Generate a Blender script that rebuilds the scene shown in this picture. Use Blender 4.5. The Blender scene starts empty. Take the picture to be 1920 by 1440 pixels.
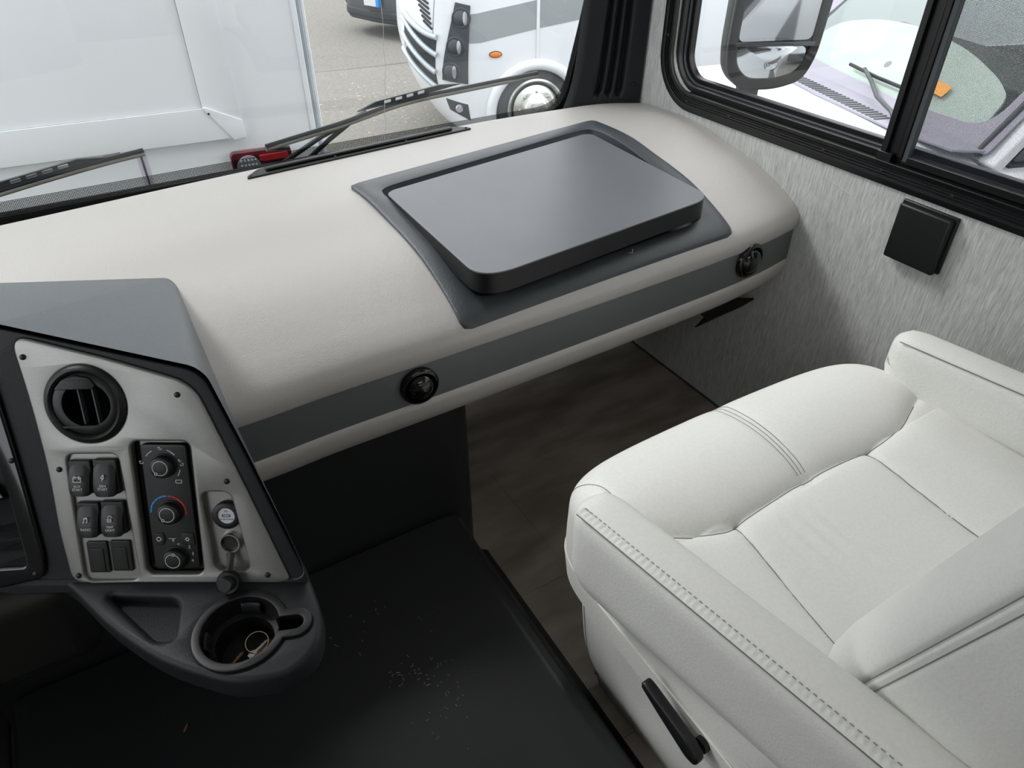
import bpy, bmesh, math, random
from mathutils import Vector, Matrix, Euler, noise
from math import sin, cos, radians, pi, sqrt, atan2, exp
random.seed(7)
S = bpy.context.scene
COL = S.collection

# ------------------------------------------------------------------ camera
YAW, PITCH = radians(30.7), radians(37.0)
Fv = Vector((sin(YAW)*cos(PITCH), cos(YAW)*cos(PITCH), -sin(PITCH)))
Rv = Vector((cos(YAW), -sin(YAW), 0))
Uv = Rv.cross(Fv)
cd = bpy.data.cameras.new('camera'); cam = bpy.data.objects.new('camera', cd); COL.objects.link(cam)
cam.matrix_world = Matrix(((Rv.x, Uv.x, -Fv.x, 0), (Rv.y, Uv.y, -Fv.y, 0), (Rv.z, Uv.z, -Fv.z, 1.25), (0, 0, 0, 1)))
cd.sensor_width = 36; cd.lens = 1331/1920*36; cd.clip_start = .02; cd.clip_end = 300
S.camera = cam

# ------------------------------------------------------------------ world: overcast daylight
w = bpy.data.worlds.new('overcast_sky'); S.world = w; w.use_nodes = True
nt = w.node_tree; nt.nodes.clear()
tc = nt.nodes.new('ShaderNodeTexCoord'); sep = nt.nodes.new('ShaderNodeSeparateXYZ')
mr = nt.nodes.new('ShaderNodeMapRange'); mr.inputs[1].default_value = -.1; mr.inputs[2].default_value = .9
cr = nt.nodes.new('ShaderNodeValToRGB')
cr.color_ramp.elements[0].color = (.86, .90, .95, 1); cr.color_ramp.elements[1].color = (1, 1, 1, 1)
bg = nt.nodes.new('ShaderNodeBackground'); bg.inputs[1].default_value = 1.28
wo = nt.nodes.new('ShaderNodeOutputWorld')
nt.links.new(tc.outputs['Generated'], sep.inputs[0]); nt.links.new(sep.outputs[2], mr.inputs[0])
nt.links.new(mr.outputs[0], cr.inputs[0]); nt.links.new(cr.outputs[0], bg.inputs[0]); nt.links.new(bg.outputs[0], wo.inputs[0])

def area_light(name, loc, size, power, rot=(0, 0, 0), color=(1, 1, 1)):
    l = bpy.data.lights.new(name, 'AREA'); l.shape = 'RECTANGLE'; l.size, l.size_y = size; l.energy = power; l.color = color
    o = bpy.data.objects.new(name, l); COL.objects.link(o); o.location = loc; o.rotation_euler = rot
    return o
# unseen fill lights added at ceiling height behind the camera to brighten the cabin
area_light('added_fill_light', (.35, -.55, 1.93), (1.1, .5), 1.6, color=(1, .98, .95))
area_light('added_fill_light', (.1, -2.2, 1.93), (1.1, .5), 2.5, color=(1, .98, .95))
sl = bpy.data.lights.new('veiled_sun', 'SUN'); sl.energy = 1.05; sl.angle = radians(14); sl.color = (1, .99, .98)
so = bpy.data.objects.new('veiled_sun', sl); COL.objects.link(so); so.rotation_euler = Vector((.34, -.62, -.64)).to_track_quat('-Z', 'Y').to_euler()
S.view_settings.view_transform = 'Standard'; S.view_settings.look = 'None'
S.view_settings.gamma = 1; S.view_settings.use_curve_mapping = False
S.view_settings.exposure = 1.0
S.cycles.max_bounces = 8; S.cycles.diffuse_bounces = 4; S.cycles.transparent_max_bounces = 12
S.cycles.sample_clamp_indirect = 6

# ------------------------------------------------------------------ materials
def lin(c):
    return tuple(((v/255)/12.92 if v/255 <= .04045 else ((v/255+.055)/1.055)**2.4) for v in c)
def mat(name, col, rough=.5, metal=0, bump=0, bscale=200, vary=0, vscale=8, stretch=(1, 1, 1), col2=None, spec=.5, coat=0):
    m = bpy.data.materials.new(name); m.use_nodes = True; t = m.node_tree; b = t.nodes['Principled BSDF']
    c = lin(col); b.inputs['Base Color'].default_value = (*c, 1); b.inputs['Roughness'].default_value = rough
    b.inputs['Metallic'].default_value = metal; b.inputs['Specular IOR Level'].default_value = spec
    b.inputs['Coat Weight'].default_value = coat; b.inputs['Coat Roughness'].default_value = .05
    co = t.nodes.new('ShaderNodeTexCoord'); mp = t.nodes.new('ShaderNodeMapping'); mp.inputs['Scale'].default_value = stretch
    t.links.new(co.outputs['Object'], mp.inputs[0])
    if vary:
        n = t.nodes.new('ShaderNodeTexNoise'); n.inputs['Scale'].default_value = vscale; n.inputs['Detail'].default_value = 6
        r = t.nodes.new('ShaderNodeValToRGB'); c2 = lin(col2) if col2 else tuple(x*(1-vary) for x in c)
        r.color_ramp.elements[0].color = (*c2, 1); r.color_ramp.elements[1].color = (*c, 1)
        r.color_ramp.elements[0].position = .35; r.color_ramp.elements[1].position = .65
        t.links.new(mp.outputs[0], n.inputs['Vector']); t.links.new(n.outputs[0], r.inputs[0]); t.links.new(r.outputs[0], b.inputs['Base Color'])
    if bump:
        n2 = t.nodes.new('ShaderNodeTexNoise'); n2.inputs['Scale'].default_value = bscale; n2.inputs['Detail'].default_value = 3
        bp = t.nodes.new('ShaderNodeBump'); bp.inputs['Strength'].default_value = bump; bp.inputs['Distance'].default_value = .002
        t.links.new(mp.outputs[0], n2.inputs['Vector']); t.links.new(n2.outputs[0], bp.inputs['Height']); t.links.new(bp.outputs[0], b.inputs['Normal'])
    return m
M = {}
M['vinyl'] = mat('dash_vinyl', (194, 191, 187), .42, bump=.3, bscale=420, vary=.03, vscale=3)
M['fascia'] = mat('satin_grey_fascia', (108, 111, 112), .38, .3, bump=.03, bscale=600)
M['grain'] = mat('grained_charcoal_plastic', (30, 32, 35), .5, bump=.16, bscale=700, spec=.3)
M['grainL'] = mat('grained_grey_plastic', (86, 92, 97), .4, bump=.4, bscale=480)
M['surr'] = mat('grained_slate_plastic', (72, 77, 81), .38, bump=.35, bscale=480)
M['black'] = mat('black_plastic', (15, 16, 17), .45, bump=.08, bscale=500)
M['gloss'] = mat('glossy_black_plastic', (8, 8, 10), .14, coat=.3)
M['void'] = mat('dark_duct_interior', (4, 4, 5), .9, spec=.1)
M['semi'] = mat('semi_gloss_black_plastic', (11, 11, 12), .48)
M['cover'] = mat('black_moulded_cover', (31, 32, 34), .38, bump=.05, bscale=60, vary=.12, vscale=5)
M['lidm'] = mat('charcoal_laminate', (112, 114, 119), .40, bump=.10, bscale=700, vary=.08, vscale=6)
M['lidedge'] = mat('black_edge_band', (13, 13, 15), .45)
M['brushed'] = mat('brushed_aluminium', (148, 148, 145), .4, .75, bump=.08, bscale=300, stretch=(1, 1, 16), vary=.10, vscale=160)
M['chrome'] = mat('chrome', (215, 213, 208), .14, 1)
M['hubchrome'] = mat('dull_chrome', (214, 214, 208), .25, .85)
M['brass'] = mat('brass_key', (170, 140, 95), .3, 1)
M['seat'] = mat('off_white_leatherette', (228, 228, 223), .55, bump=.2, bscale=300, vary=.045, vscale=240)
M['thread'] = mat('pale_thread', (205, 205, 198), .6)
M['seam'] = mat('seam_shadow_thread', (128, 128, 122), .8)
M['winframe'] = mat('black_anodised_frame', (9, 9, 10), .34, .1)
M['white'] = mat('white_gelcoat', (228, 232, 236), .28, coat=.25)
M['whitep'] = mat('white_painted_panel', (242, 246, 248), .4, vary=.02, vscale=2)
M['greyp'] = mat('grey_painted_stripe', (150, 156, 158), .35)
M['dgrey'] = mat('dark_grey_plastic', (66, 71, 74), .45)
M['tyre'] = mat('tyre_rubber', (84, 88, 92), .8, bump=.2, bscale=80)
M['well'] = mat('wheel_well_dark', (58, 62, 65), .9)
M['amber'] = mat('amber_lens', (240, 130, 30), .25, coat=.4)
M['orange'] = mat('orange_sticker', (245, 170, 85), .6)
M['redlens'] = mat('red_lamp_lens', (105, 30, 36), .15, coat=.6, vary=.5, vscale=18, col2=(62, 20, 26))
M['clearlens'] = mat('clear_lamp_lens', (190, 195, 205), .1, .6, coat=.5)
M['greytrim'] = mat('pale_grey_trim', (188, 198, 205), .3, .3)
M['suv'] = mat('bronze_grey_paint', (92, 86, 82), .4, .3, coat=.3)
M['cowl'] = mat('cowl_plastic', (150, 148, 160), .6, bump=.1, bscale=50)
M['sky_reflection'] = mat('painted_sky_reflection', (235, 240, 238), .6, bump=.3, bscale=12, vary=.06, vscale=7)
M['lilac'] = mat('pale_lilac_panel', (214, 210, 222), .5)
M['blue'] = mat('blue_print', (40, 140, 215), .6); M['red'] = mat('red_print', (190, 40, 50), .6)
M['print'] = mat('white_print', (205, 205, 205), .6)
M['usbface'] = mat('silver_label', (200, 205, 215), .4)
M['debris'] = mat('dry_crumbs', (150, 148, 140), .8); M['leaf'] = mat('dry_leaf', (130, 95, 60), .8)
M['rubber'] = mat('ribbed_rubber', (22, 23, 25), .7, bump=.8, bscale=40)
M['liner'] = mat('ceiling_liner', (205, 203, 198), .8)
M['filldiff'] = mat('fill_lamp_diffuser', (240, 240, 235), .5)
M['mirror'] = mat('mirror_glass', (205, 208, 210), .03, 1)
M['steel'] = mat('wiper_grey_metal', (70, 74, 78), .4, .4)
M['wiperhi'] = mat('wiper_rubber_edge', (140, 138, 126), .5)
M['mulch'] = mat('brown_mulch', (150, 120, 100), .9, bump=1, bscale=60, vary=.5, vscale=60)
M['kerb'] = mat('concrete_kerb', (200, 185, 165), .8)
M['reddark'] = mat('dark_red_lens', (60, 10, 12), .2)

def wallmat():
    m = bpy.data.materials.new('woven_grey_wallcovering'); m.use_nodes = True; t = m.node_tree; b = t.nodes['Principled BSDF']
    b.inputs['Roughness'].default_value = .75
    co = t.nodes.new('ShaderNodeTexCoord'); mp = t.nodes.new('ShaderNodeMapping'); mp.inputs['Scale'].default_value = (1, 1, .07)
    n = t.nodes.new('ShaderNodeTexNoise'); n.inputs['Scale'].default_value = 620; n.inputs['Detail'].default_value = 4; n.inputs['Distortion'].default_value = .6
    n3 = t.nodes.new('ShaderNodeTexNoise'); n3.inputs['Scale'].default_value = 200; n3.inputs['Detail'].default_value = 3
    mx = t.nodes.new('ShaderNodeMix'); mx.inputs[0].default_value = .35
    r = t.nodes.new('ShaderNodeValToRGB'); r.color_ramp.elements[0].position = .36; r.color_ramp.elements[1].position = .62
    r.color_ramp.elements[0].color = (*lin((162, 163, 161)), 1); r.color_ramp.elements[1].color = (*lin((206, 207, 205)), 1)
    bp = t.nodes.new('ShaderNodeBump'); bp.inputs['Strength'].default_value = .5; bp.inputs['Distance'].default_value = .002
    L = t.links.new
    L(co.outputs['Object'], mp.inputs[0]); L(mp.outputs[0], n.inputs['Vector']); L(mp.outputs[0], n3.inputs['Vector'])
    L(n.outputs[0], mx.inputs[2]); L(n3.outputs[0], mx.inputs[3]); L(mx.outputs[0], r.inputs[0]); L(r.outputs[0], b.inputs['Base Color'])
    L(mx.outputs[0], bp.inputs['Height']); L(bp.outputs[0], b.inputs['Normal'])
    return m
M['wall'] = wallmat()
M['plank'] = mat('grey_brown_vinyl_plank', (160, 150, 140), .5, bump=.1, bscale=200, vary=.35, vscale=5, stretch=(1, 3, 1), col2=(126, 117, 108))
def asphalt():
    m = mat('weathered_asphalt', (126, 124, 118), .9, bump=.5, bscale=60, vary=.2, vscale=34, col2=(108, 107, 101))
    return m
M['asphalt'] = asphalt()
def glassmat(name, tint=(1, 1, 1), gl=.06, alpha=None):
    m = bpy.data.materials.new(name); m.use_nodes = True; t = m.node_tree; t.nodes.clear()
    o = t.nodes.new('ShaderNodeOutputMaterial'); mx = t.nodes.new('ShaderNodeMixShader'); tr = t.nodes.new('ShaderNodeBsdfTransparent')
    g = t.nodes.new('ShaderNodeBsdfGlossy'); g.inputs['Roughness'].default_value = .02
    tr.inputs[0].default_value = (*tint, 1); mx.inputs[0].default_value = gl
    t.links.new(tr.outputs[0], mx.inputs[1]); t.links.new(g.outputs[0], mx.inputs[2]); t.links.new(mx.outputs[0], o.inputs[0])
    return m
M['glass'] = glassmat('clear_glass', (.97, .975, .975), .045)
M['tint'] = glassmat('green_tinted_glass', (.85, .885, .865), .05)
M['darkglass'] = mat('dark_tinted_glass', (28, 30, 36), .08, coat=.5)
def dotmat(name, axes, pitch, frac, col):
    """regular dots/threads with clear gaps (insect screen, ceramic frit)"""
    m = bpy.data.materials.new(name); m.use_nodes = True; t = m.node_tree; t.nodes.clear(); L = t.links.new
    o = t.nodes.new('ShaderNodeOutputMaterial'); mx = t.nodes.new('ShaderNodeMixShader'); tr = t.nodes.new('ShaderNodeBsdfTransparent')
    d = t.nodes.new('ShaderNodeBsdfDiffuse'); d.inputs[0].default_value = (*lin(col), 1)
    co = t.nodes.new('ShaderNodeTexCoord'); sp = t.nodes.new('ShaderNodeSeparateXYZ'); L(co.outputs['Object'], sp.inputs[0])
    outs = []
    for a in axes:
        mu = t.nodes.new('ShaderNodeMath'); mu.operation = 'MULTIPLY'; mu.inputs[1].default_value = 1/pitch
        fr = t.nodes.new('ShaderNodeMath'); fr.operation = 'FRACT'; gt = t.nodes.new('ShaderNodeMath'); gt.operation = 'LESS_THAN'; gt.inputs[1].default_value = frac
        L(sp.outputs[a], mu.inputs[0]); L(mu.outputs[0], fr.inputs[0]); L(fr.outputs[0], gt.inputs[0]); outs.append(gt)
    mm = t.nodes.new('ShaderNodeMath'); mm.operation = 'MAXIMUM'; L(outs[0].outputs[0], mm.inputs[0]); L(outs[1].outputs[0], mm.inputs[1])
    L(mm.outputs[0], mx.inputs[0]); L(tr.outputs[0], mx.inputs[1]); L(d.outputs[0], mx.inputs[2]); L(mx.outputs[0], o.inputs[0])
    return m
M['screen'] = dotmat('insect_screen_mesh', (1, 2), .0016, .22, (50, 52, 58))
M['frit'] = dotmat('frit_dots', (0, 2), .003, .32, (12, 12, 12))

# ------------------------------------------------------------------ object helpers
def reg(o, label=None, cat=None, group=None, kind=None):
    if label: o['label'] = label
    if cat: o['category'] = cat
    if group: o['group'] = group
    if kind: o['kind'] = kind
    return o
def place(o, parent):
    if parent is not None:
        o.parent = parent
        if parent.type == 'EMPTY': o.location = -parent.location if not parent.get('_rot') else o.location
    return o
def thing(name, loc, label, cat, group=None):
    o = bpy.data.objects.new(name, None); o.empty_display_size = .05; COL.objects.link(o); o.location = loc
    return reg(o, label, cat, group)
def mesh(name, vs, fs, m, parent=None, smooth=True, bevel=0, seg=3, subd=0, angle=40, solid=0):
    me = bpy.data.meshes.new(name); me.from_pydata([tuple(v) for v in vs], [], fs); me.update()
    me.materials.append(M[m] if isinstance(m, str) else m)
    o = bpy.data.objects.new(name, me); COL.objects.link(o)
    b = bmesh.new(); b.from_mesh(me); bmesh.ops.recalc_face_normals(b, faces=b.faces); b.to_mesh(me); b.free()
    finish(o, smooth, bevel, seg, subd, angle, solid)
    return place(o, parent)
def finish(o, smooth, bevel, seg, subd=0, angle=40, solid=0):
    me = o.data
    if smooth: me.polygons.foreach_set('use_smooth', [True]*len(me.polygons))
    if solid:
        s = o.modifiers.new('s', 'SOLIDIFY'); s.thickness = solid; s.offset = -1
    if bevel:
        bv = o.modifiers.new('b', 'BEVEL'); bv.width = bevel; bv.segments = seg; bv.limit_method = 'ANGLE'; bv.angle_limit = radians(30); bv.harden_normals = False
    if subd:
        sd = o.modifiers.new('d', 'SUBSURF'); sd.levels = subd; sd.render_levels = subd
    elif smooth:
        try:
            me.set_sharp_from_angle(angle=radians(angle))
        except Exception: pass
def frame(O, ex, ey):
    ex = Vector(ex).normalized(); ey = Vector(ey).normalized(); n = ex.cross(ey)
    return (Vector(O), ex, ey, n)
def fp(fr, u, v, w=0): return fr[0]+fr[1]*u+fr[2]*v+fr[3]*w
def box(name, lo, hi, m, parent=None, bevel=.003, seg=2, fr=None):
    a, b, c = lo; d, e, f = hi
    vs = [(x, y, z) for x in (a, d) for y in (b, e) for z in (c, f)]
    if fr: vs = [fp(fr, *v) for v in vs]
    fs = [(0, 1, 3, 2), (4, 6, 7, 5), (0, 4, 5, 1), (2, 3, 7, 6), (0, 2, 6, 4), (1, 5, 7, 3)]
    return mesh(name, vs, fs, m, parent, True, bevel, seg)
def plate(name, outline, m, parent=None, fr=None, w0=0, w1=.004, holes=(), bevel=0):
    """flat outline with holes, extruded from w0 to w1 along the frame's normal, real thickness, eased edges"""
    cu = bpy.data.curves.new('tmp', 'CURVE'); cu.dimensions = '2D'; cu.fill_mode = 'BOTH'
    for pts in [outline]+list(holes):
        s = cu.splines.new('POLY'); s.points.add(len(pts)-1)
        for i, p in enumerate(pts): s.points[i].co = (p[0], p[1], 0, 1)
        s.use_cyclic_u = True
    th = abs(w1-w0); cu.extrude = max(th/2-bevel, 0); cu.bevel_depth = bevel; cu.bevel_resolution = 2; cu.offset = -bevel
    t = bpy.data.objects.new('tmp', cu); COL.objects.link(t)
    dg = bpy.context.evaluated_depsgraph_get()
    me = bpy.data.meshes.new_from_object(t.evaluated_get(dg)); me.name = name
    bpy.data.objects.remove(t); bpy.data.curves.remove(cu)
    mid = (w0+w1)/2
    fr = fr or frame((0, 0, 0), (1, 0, 0), (0, 1, 0))
    for v in me.vertices: v.co = fp(fr, v.co.x, v.co.y, v.co.z+mid)
    b = bmesh.new(); b.from_mesh(me); bmesh.ops.remove_doubles(b, verts=b.verts, dist=1e-5); bmesh.ops.recalc_face_normals(b, faces=b.faces); b.to_mesh(me); b.free()
    me.materials.clear(); me.materials.append(M[m] if isinstance(m, str) else m)
    o = bpy.data.objects.new(name, me); COL.objects.link(o)
    finish(o, True, 0, 0, angle=35)
    return place(o, parent)
def rrect(x0, y0, x1, y1, r, n=6):
    out = []
    for cx, cy, a0 in ((x1-r, y1-r, 0), (x0+r, y1-r, 90), (x0+r, y0+r, 180), (x1-r, y0+r, 270)):
        for i in range(n+1):
            a = radians(a0+90*i/n); out.append((cx+r*cos(a), cy+r*sin(a)))
    return out
def rpoly(pts, r, n=5):
    """polygon with rounded corners; r a number or one per corner"""
    out = []; N = len(pts)
    for i in range(N):
        p = Vector(pts[i][:2]); a = Vector(pts[i-1][:2]); b = Vector(pts[(i+1) % N][:2])
        rr = r[i] if isinstance(r, (list, tuple)) else r
        da, db = (a-p), (b-p); la, lb = da.length, db.length; da.normalize(); db.normalize()
        k = min(rr, la*.45, lb*.45)
        if k < 1e-6: out.append((p.x, p.y)); continue
        for j in range(n+1):
            t = j/n; q = (p+da*k)*(1-t)**2+p*2*t*(1-t)+(p+db*k)*t*t; out.append((q.x, q.y))
    return out
def circ(cx, cy, r, n=32, a0=0, a1=2*pi, ry=None):
    k = n if abs(a1-a0-2*pi) < 1e-6 else n
    d = n if abs(a1-a0-2*pi) < 1e-6 else n-1
    return [(cx+r*cos(a0+(a1-a0)*i/d), cy+(ry or r)*sin(a0+(a1-a0)*i/d)) for i in range(k)]
def lathe(name, prof, fr, m, parent=None, n=40, cu=0, cv=0, subd=0):
    """prof: (radius, w) pairs turned about the frame's normal at (cu, cv)"""
    vs, fs = [], []
    for r, w_ in prof:
        for i in range(n):
            a = 2*pi*i/n; vs.append(fp(fr, cu+max(r, 1e-5)*cos(a), cv+max(r, 1e-5)*sin(a), w_))
    for k in range(len(prof)-1):
        for i in range(n):
            j = (i+1) % n; fs.append((k*n+i, k*n+j, (k+1)*n+j, (k+1)*n+i))
    return mesh(name, vs, fs, m, parent, True, 0, angle=50)
def catmull(pts, k=8, closed=False):
    P = [Vector(p) for p in pts]; out = []; N = len(P)
    for i in range(N if closed else N-1):
        p0 = P[i-1] if (i > 0 or closed) else P[0]; p1 = P[i]; p2 = P[(i+1) % N]; p3 = P[(i+2) % N] if (i+2 < N or closed) else P[-1]
        for j in range(k):
            t = j/k
            out.append(.5*((2*p1)+(p2-p0)*t+(2*p0-5*p1+4*p2-p3)*t*t+(3*p1-p0-3*p2+p3)*t**3))
    if not closed: out.append(P[-1])
    return out
def tube(name, pts, r, m, parent=None, n=8, closed=False, flat=1.0, up=None):
    P = [Vector(p) for p in pts]; N = len(P); vs, fs = [], []
    prev = None
    for i in range(N):
        a = P[i-1] if (i > 0 or closed) else P[i]; b = P[(i+1) % N] if (i < N-1 or closed) else P[i]
        t = (b-a).normalized()
        ref = Vector(up) if up else (prev if prev else (Vector((0, 0, 1)) if abs(t.z) < .9 else Vector((1, 0, 0))))
        s = t.cross(ref).normalized(); q = s.cross(t); prev = q
        rr = r(i/(N-1)) if callable(r) else r
        for j in range(n):
            an = 2*pi*j/n; vs.append(P[i]+s*cos(an)*rr+q*sin(an)*rr*flat)
    R = N if closed else N-1
    for i in range(R):
        for j in range(n):
            k = (j+1) % n; i2 = (i+1) % N; fs.append((i*n+j, i*n+k, i2*n+k, i2*n+j))
    if not closed: fs += [tuple(range(n)), tuple(range((N-1)*n, N*n))]
    return mesh(name, vs, fs, m, parent, True, 0, angle=60)
def grid(name, f, nu, nv, m, parent=None, solid=0, closed=False, angle=60, bevel=0):
    vs = [f(i/nu, j/nv) for j in range(nv+1) for i in range(nu+1)]; W = nu+1
    fs = [(j*W+i, j*W+i+1, (j+1)*W+i+1, (j+1)*W+i) for j in range(nv) for i in range(nu)]
    return mesh(name, vs, fs, m, parent, True, bevel, angle=angle, solid=solid)
def text(s, size, fr, u, v, w_, m, parent, rot=0, name='lettering'):
    cu = bpy.data.curves.new('t', 'FONT'); cu.body = s; cu.size = size; cu.align_x = 'CENTER'; cu.align_y = 'CENTER'; cu.extrude = .0001; cu.space_line = .95
    t = bpy.data.objects.new('t', cu); COL.objects.link(t); dg = bpy.context.evaluated_depsgraph_get()
    me = bpy.data.meshes.new_from_object(t.evaluated_get(dg)); bpy.data.objects.remove(t); bpy.data.curves.remove(cu)
    c, s_ = cos(rot), sin(rot)
    for p in me.vertices:
        x, y = p.co.x*c-p.co.y*s_, p.co.x*s_+p.co.y*c; p.co = fp(fr, u+x, v+y, w_+p.co.z)
    me.materials.clear(); me.materials.append(M[m]); me.name = name
    o = bpy.data.objects.new(name, me); COL.objects.link(o); return place(o, parent)
def screw(fr, u, v, w_, parent, r=.0035, name='screw', m='black'):
    o = lathe(name, [(r, w_), (r*.95, w_+.0015), (r*.6, w_+.0024), (.0001, w_+.0026)], fr, m, parent, 12, u, v)
    return o
def lerp(a, b, t): return a+(b-a)*t
def interp(x, xs, ys):
    if x <= xs[0]: return ys[0]
    for i in range(1, len(xs)):
        if x <= xs[i]:
            return ys[i-1]+(ys[i]-ys[i-1])*(x-xs[i-1])/(xs[i]-xs[i-1])
    return ys[-1]
def smooth_interp(x, xs, ys):
    n = len(xs)
    if x <= xs[0]: return ys[0]
    if x >= xs[-1]: return ys[-1]
    for i in range(n-1):
        if x <= xs[i+1]:
            h = xs[i+1]-xs[i]; t = (x-xs[i])/h
            d = lambda k: (ys[min(k+1, n-1)]-ys[max(k-1, 0)])/(xs[min(k+1, n-1)]-xs[max(k-1, 0)])
            m0, m1 = d(i)*h, d(i+1)*h
            return (2*t**3-3*t*t+1)*ys[i]+(t**3-2*t*t+t)*m0+(-2*t**3+3*t*t)*ys[i+1]+(t**3-t*t)*m1

X1 = 1.289   # inner face of the passenger-side wall

# ================================================================== SETTING
# floor of separate vinyl planks
fl = box('floor', (-1.1, -4, -.06), (X1+.04, 1.66, -.004), 'well', None, 0); reg(fl, 'dark grey-brown vinyl plank floor under the dashboard and seat', None, None, 'structure')
rows = [(-.6, -.255), (-.255, .09), (.09, .435), (.435, .78), (.78, 1.125), (1.125, 1.47), (1.47, 1.66)]
for k, (y0, y1) in enumerate(rows):
    x = -1.1+.25*(k % 3)-.4
    while x < X1:
        a, b = max(x, -1.1), min(x+.62, X1)
        if b-a > .03: box('plank', (a+.0003, y0+.0003, -.004), (b-.0003, y1-.0003, 0), 'plank', fl, 0, 1)
        x += .62
reg(box('floor', (-1.1, -4, -.004), (X1, -.6, 0), 'plank', None, 0), 'plain vinyl floor behind the seat', None, None, 'structure')
# passenger-side wall with its window opening
frW = frame((X1, 0, 0), (0, -1, 0), (0, 0, 1))         # u = -y, v = z, normal towards the cabin
outer = [(-1.60, -.06), (4, -.06), (4, 2.0), (-1.60, 2.0)]
hole = rrect(-1.40, .775, .50, 1.46, .10, 8)
wr = plate('wall_right', outer, 'wall', None, frW, -.045, 0, [hole]); reg(wr, kind='structure')
bb = box('baseboard_right', (X1-.004, -.5, 0), (X1, 1.62, .006), 'dgrey', None, .001); reg(bb, kind='structure')
# small raised crease in the wallcovering below the window
mk = tube('wallcovering_crease', [(X1-.0004, .905, .706), (X1-.0004, .87, .700), (X1-.0002, .83, .692)], .0007, 'wall', wr, 6)
# left wall (driver side), outside the picture, with its window
frL = frame((-1.1, 0, 0), (0, 1, 0), (0, 0, 1))
wl = plate('wall_left', [(-4, -.06), (1.6, -.06), (1.6, 2.0), (-4, 2.0)], 'wall', None, frL, -.045, 0, [rrect(-.3, .8, 1.35, 1.5, .08)]); reg(wl, kind='structure')
ce = box('ceiling', (-1.15, -4, 1.96), (X1+.05, 1.45, 2.02), 'liner', None, 0); reg(ce, kind='structure')
wb = box('wall_back', (-1.15, -4.05, -.06), (X1+.05, -4, 2.0), 'liner', None, 0); reg(wb, kind='structure')
wf = box('wall_front', (-1.15, 1.645, -.06), (X1+.05, 1.69, .60), 'well', None, 0); reg(wf, kind='structure')
hd = box('trim_1', (-1.15, 1.36, 1.86), (X1+.05, 1.5, 2.02), 'black', None, .01); reg(hd, kind='structure')
for yy in (-.55, -2.2):  # unseen fixtures added to go with the fill lights
    t = thing('added_fill_lamp', (.3, yy, 1.955), ('added unseen fill lamp on the ceiling above and behind the seat' if yy > -1 else 'added unseen fill lamp on the ceiling at the rear of the cabin'), 'lamp', 'added fill lamps'); 
    box('housing', (.3-.3, yy-.08, 1.94), (.3+.3, yy+.08, 1.96), 'liner', t, .004); box('added_fill_diffuser', (.3-.28, yy-.06, 1.936), (.3+.28, yy+.06, 1.941), 'filldiff', t, .001)  # housing and diffuser of the added fill lamp

# ---- passenger side window (window_1): nested black aluminium profiles, fixed glass, sliding glass with insect screen
w1 = bpy.data.objects.new('window_1', None); COL.objects.link(w1); w1.location = (X1, .5, .735); reg(w1, kind='structure')
def ring(name, off0, off1, wa, wb_, m, parent, bev=.0012):
    o = rrect(-1.445+off0, .735+off0, .55-off0, 1.50-off0, max(.125-off0, .03), 10)
    i = rrect(-1.445+off1, .735+off1, .55-off1, 1.50-off1, max(.125-off1, .02), 10)
    return plate(name, o, m, parent, frW, wa, wb_, [i], bev)
ring('flange', 0, .014, 0, .004, 'winframe', w1)
ring('channel', .014, .036, -.004, .0015, 'winframe', w1, 0)
for k in range(4): ring('ridge', .0145+.0055*k, .0165+.0055*k, 0, .0055, 'winframe', w1, .0005)
ring('inner_lip', .036, .044, -.03, .009, 'winframe', w1)
ring('outer_frame', .044, .056, -.045, -.006, 'winframe', w1)
ring('glazing_bead', .056, .060, -.045, -.020, 'chrome' if False else 'steel', w1, .0008)
ring('seal', .060, .070, -.045, -.028, 'winframe', w1)
for (y, z) in [(1.33, .773), (1.186, .770), (1.051, .767), (.918, .765), (.782, .762), (.638, .760), (.49, .760), (.34, .760), (1.423, .891), (1.423, 1.05)]:
    screw(frW, -y+(0 if z < .8 else -.001), .759 if z < .8 else z, .003, w1, .0045)
plate('window_glass', rrect(-1.38, .80, -.775, 1.44, .06), 'glass', w1, frW, -.040, -.037)
plate('window_glass', rrect(-.78, .80, .49, 1.44, .06), 'glass', w1, frW, -.032, -.029)
box('divider', (-.802, .79, -.034), (-.765, 1.45, -.004), 'winframe', w1, .002, 2, frW)
box('divider_rib', (-.797, .79, -.004), (-.785, 1.45, .004), 'winframe', w1, .001, 2, frW)
box('divider_rib', (-.764, .79, -.03), (-.754, 1.45, .0), 'winframe', w1, .001, 2, frW)
box('screen_stile', (-.7535, .785, -.016), (-.743, 1.45, -.002), 'dgrey', w1, .001, 2, frW)
box('screen_rail', (-.745, .782, -.016), (.49, .795, -.002), 'winframe', w1, .001, 2, frW)
sc_ = plate('insect_screen', [(-.745, .79), (.49, .79), (.49, 1.44), (-.745, 1.44)], 'screen', w1, frW, -.011, -.0105)
box('corner_block', (-.800, .775, -.004), (-.770, .795, .0075), 'winframe', w1, .001, 2, frW)

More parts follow.
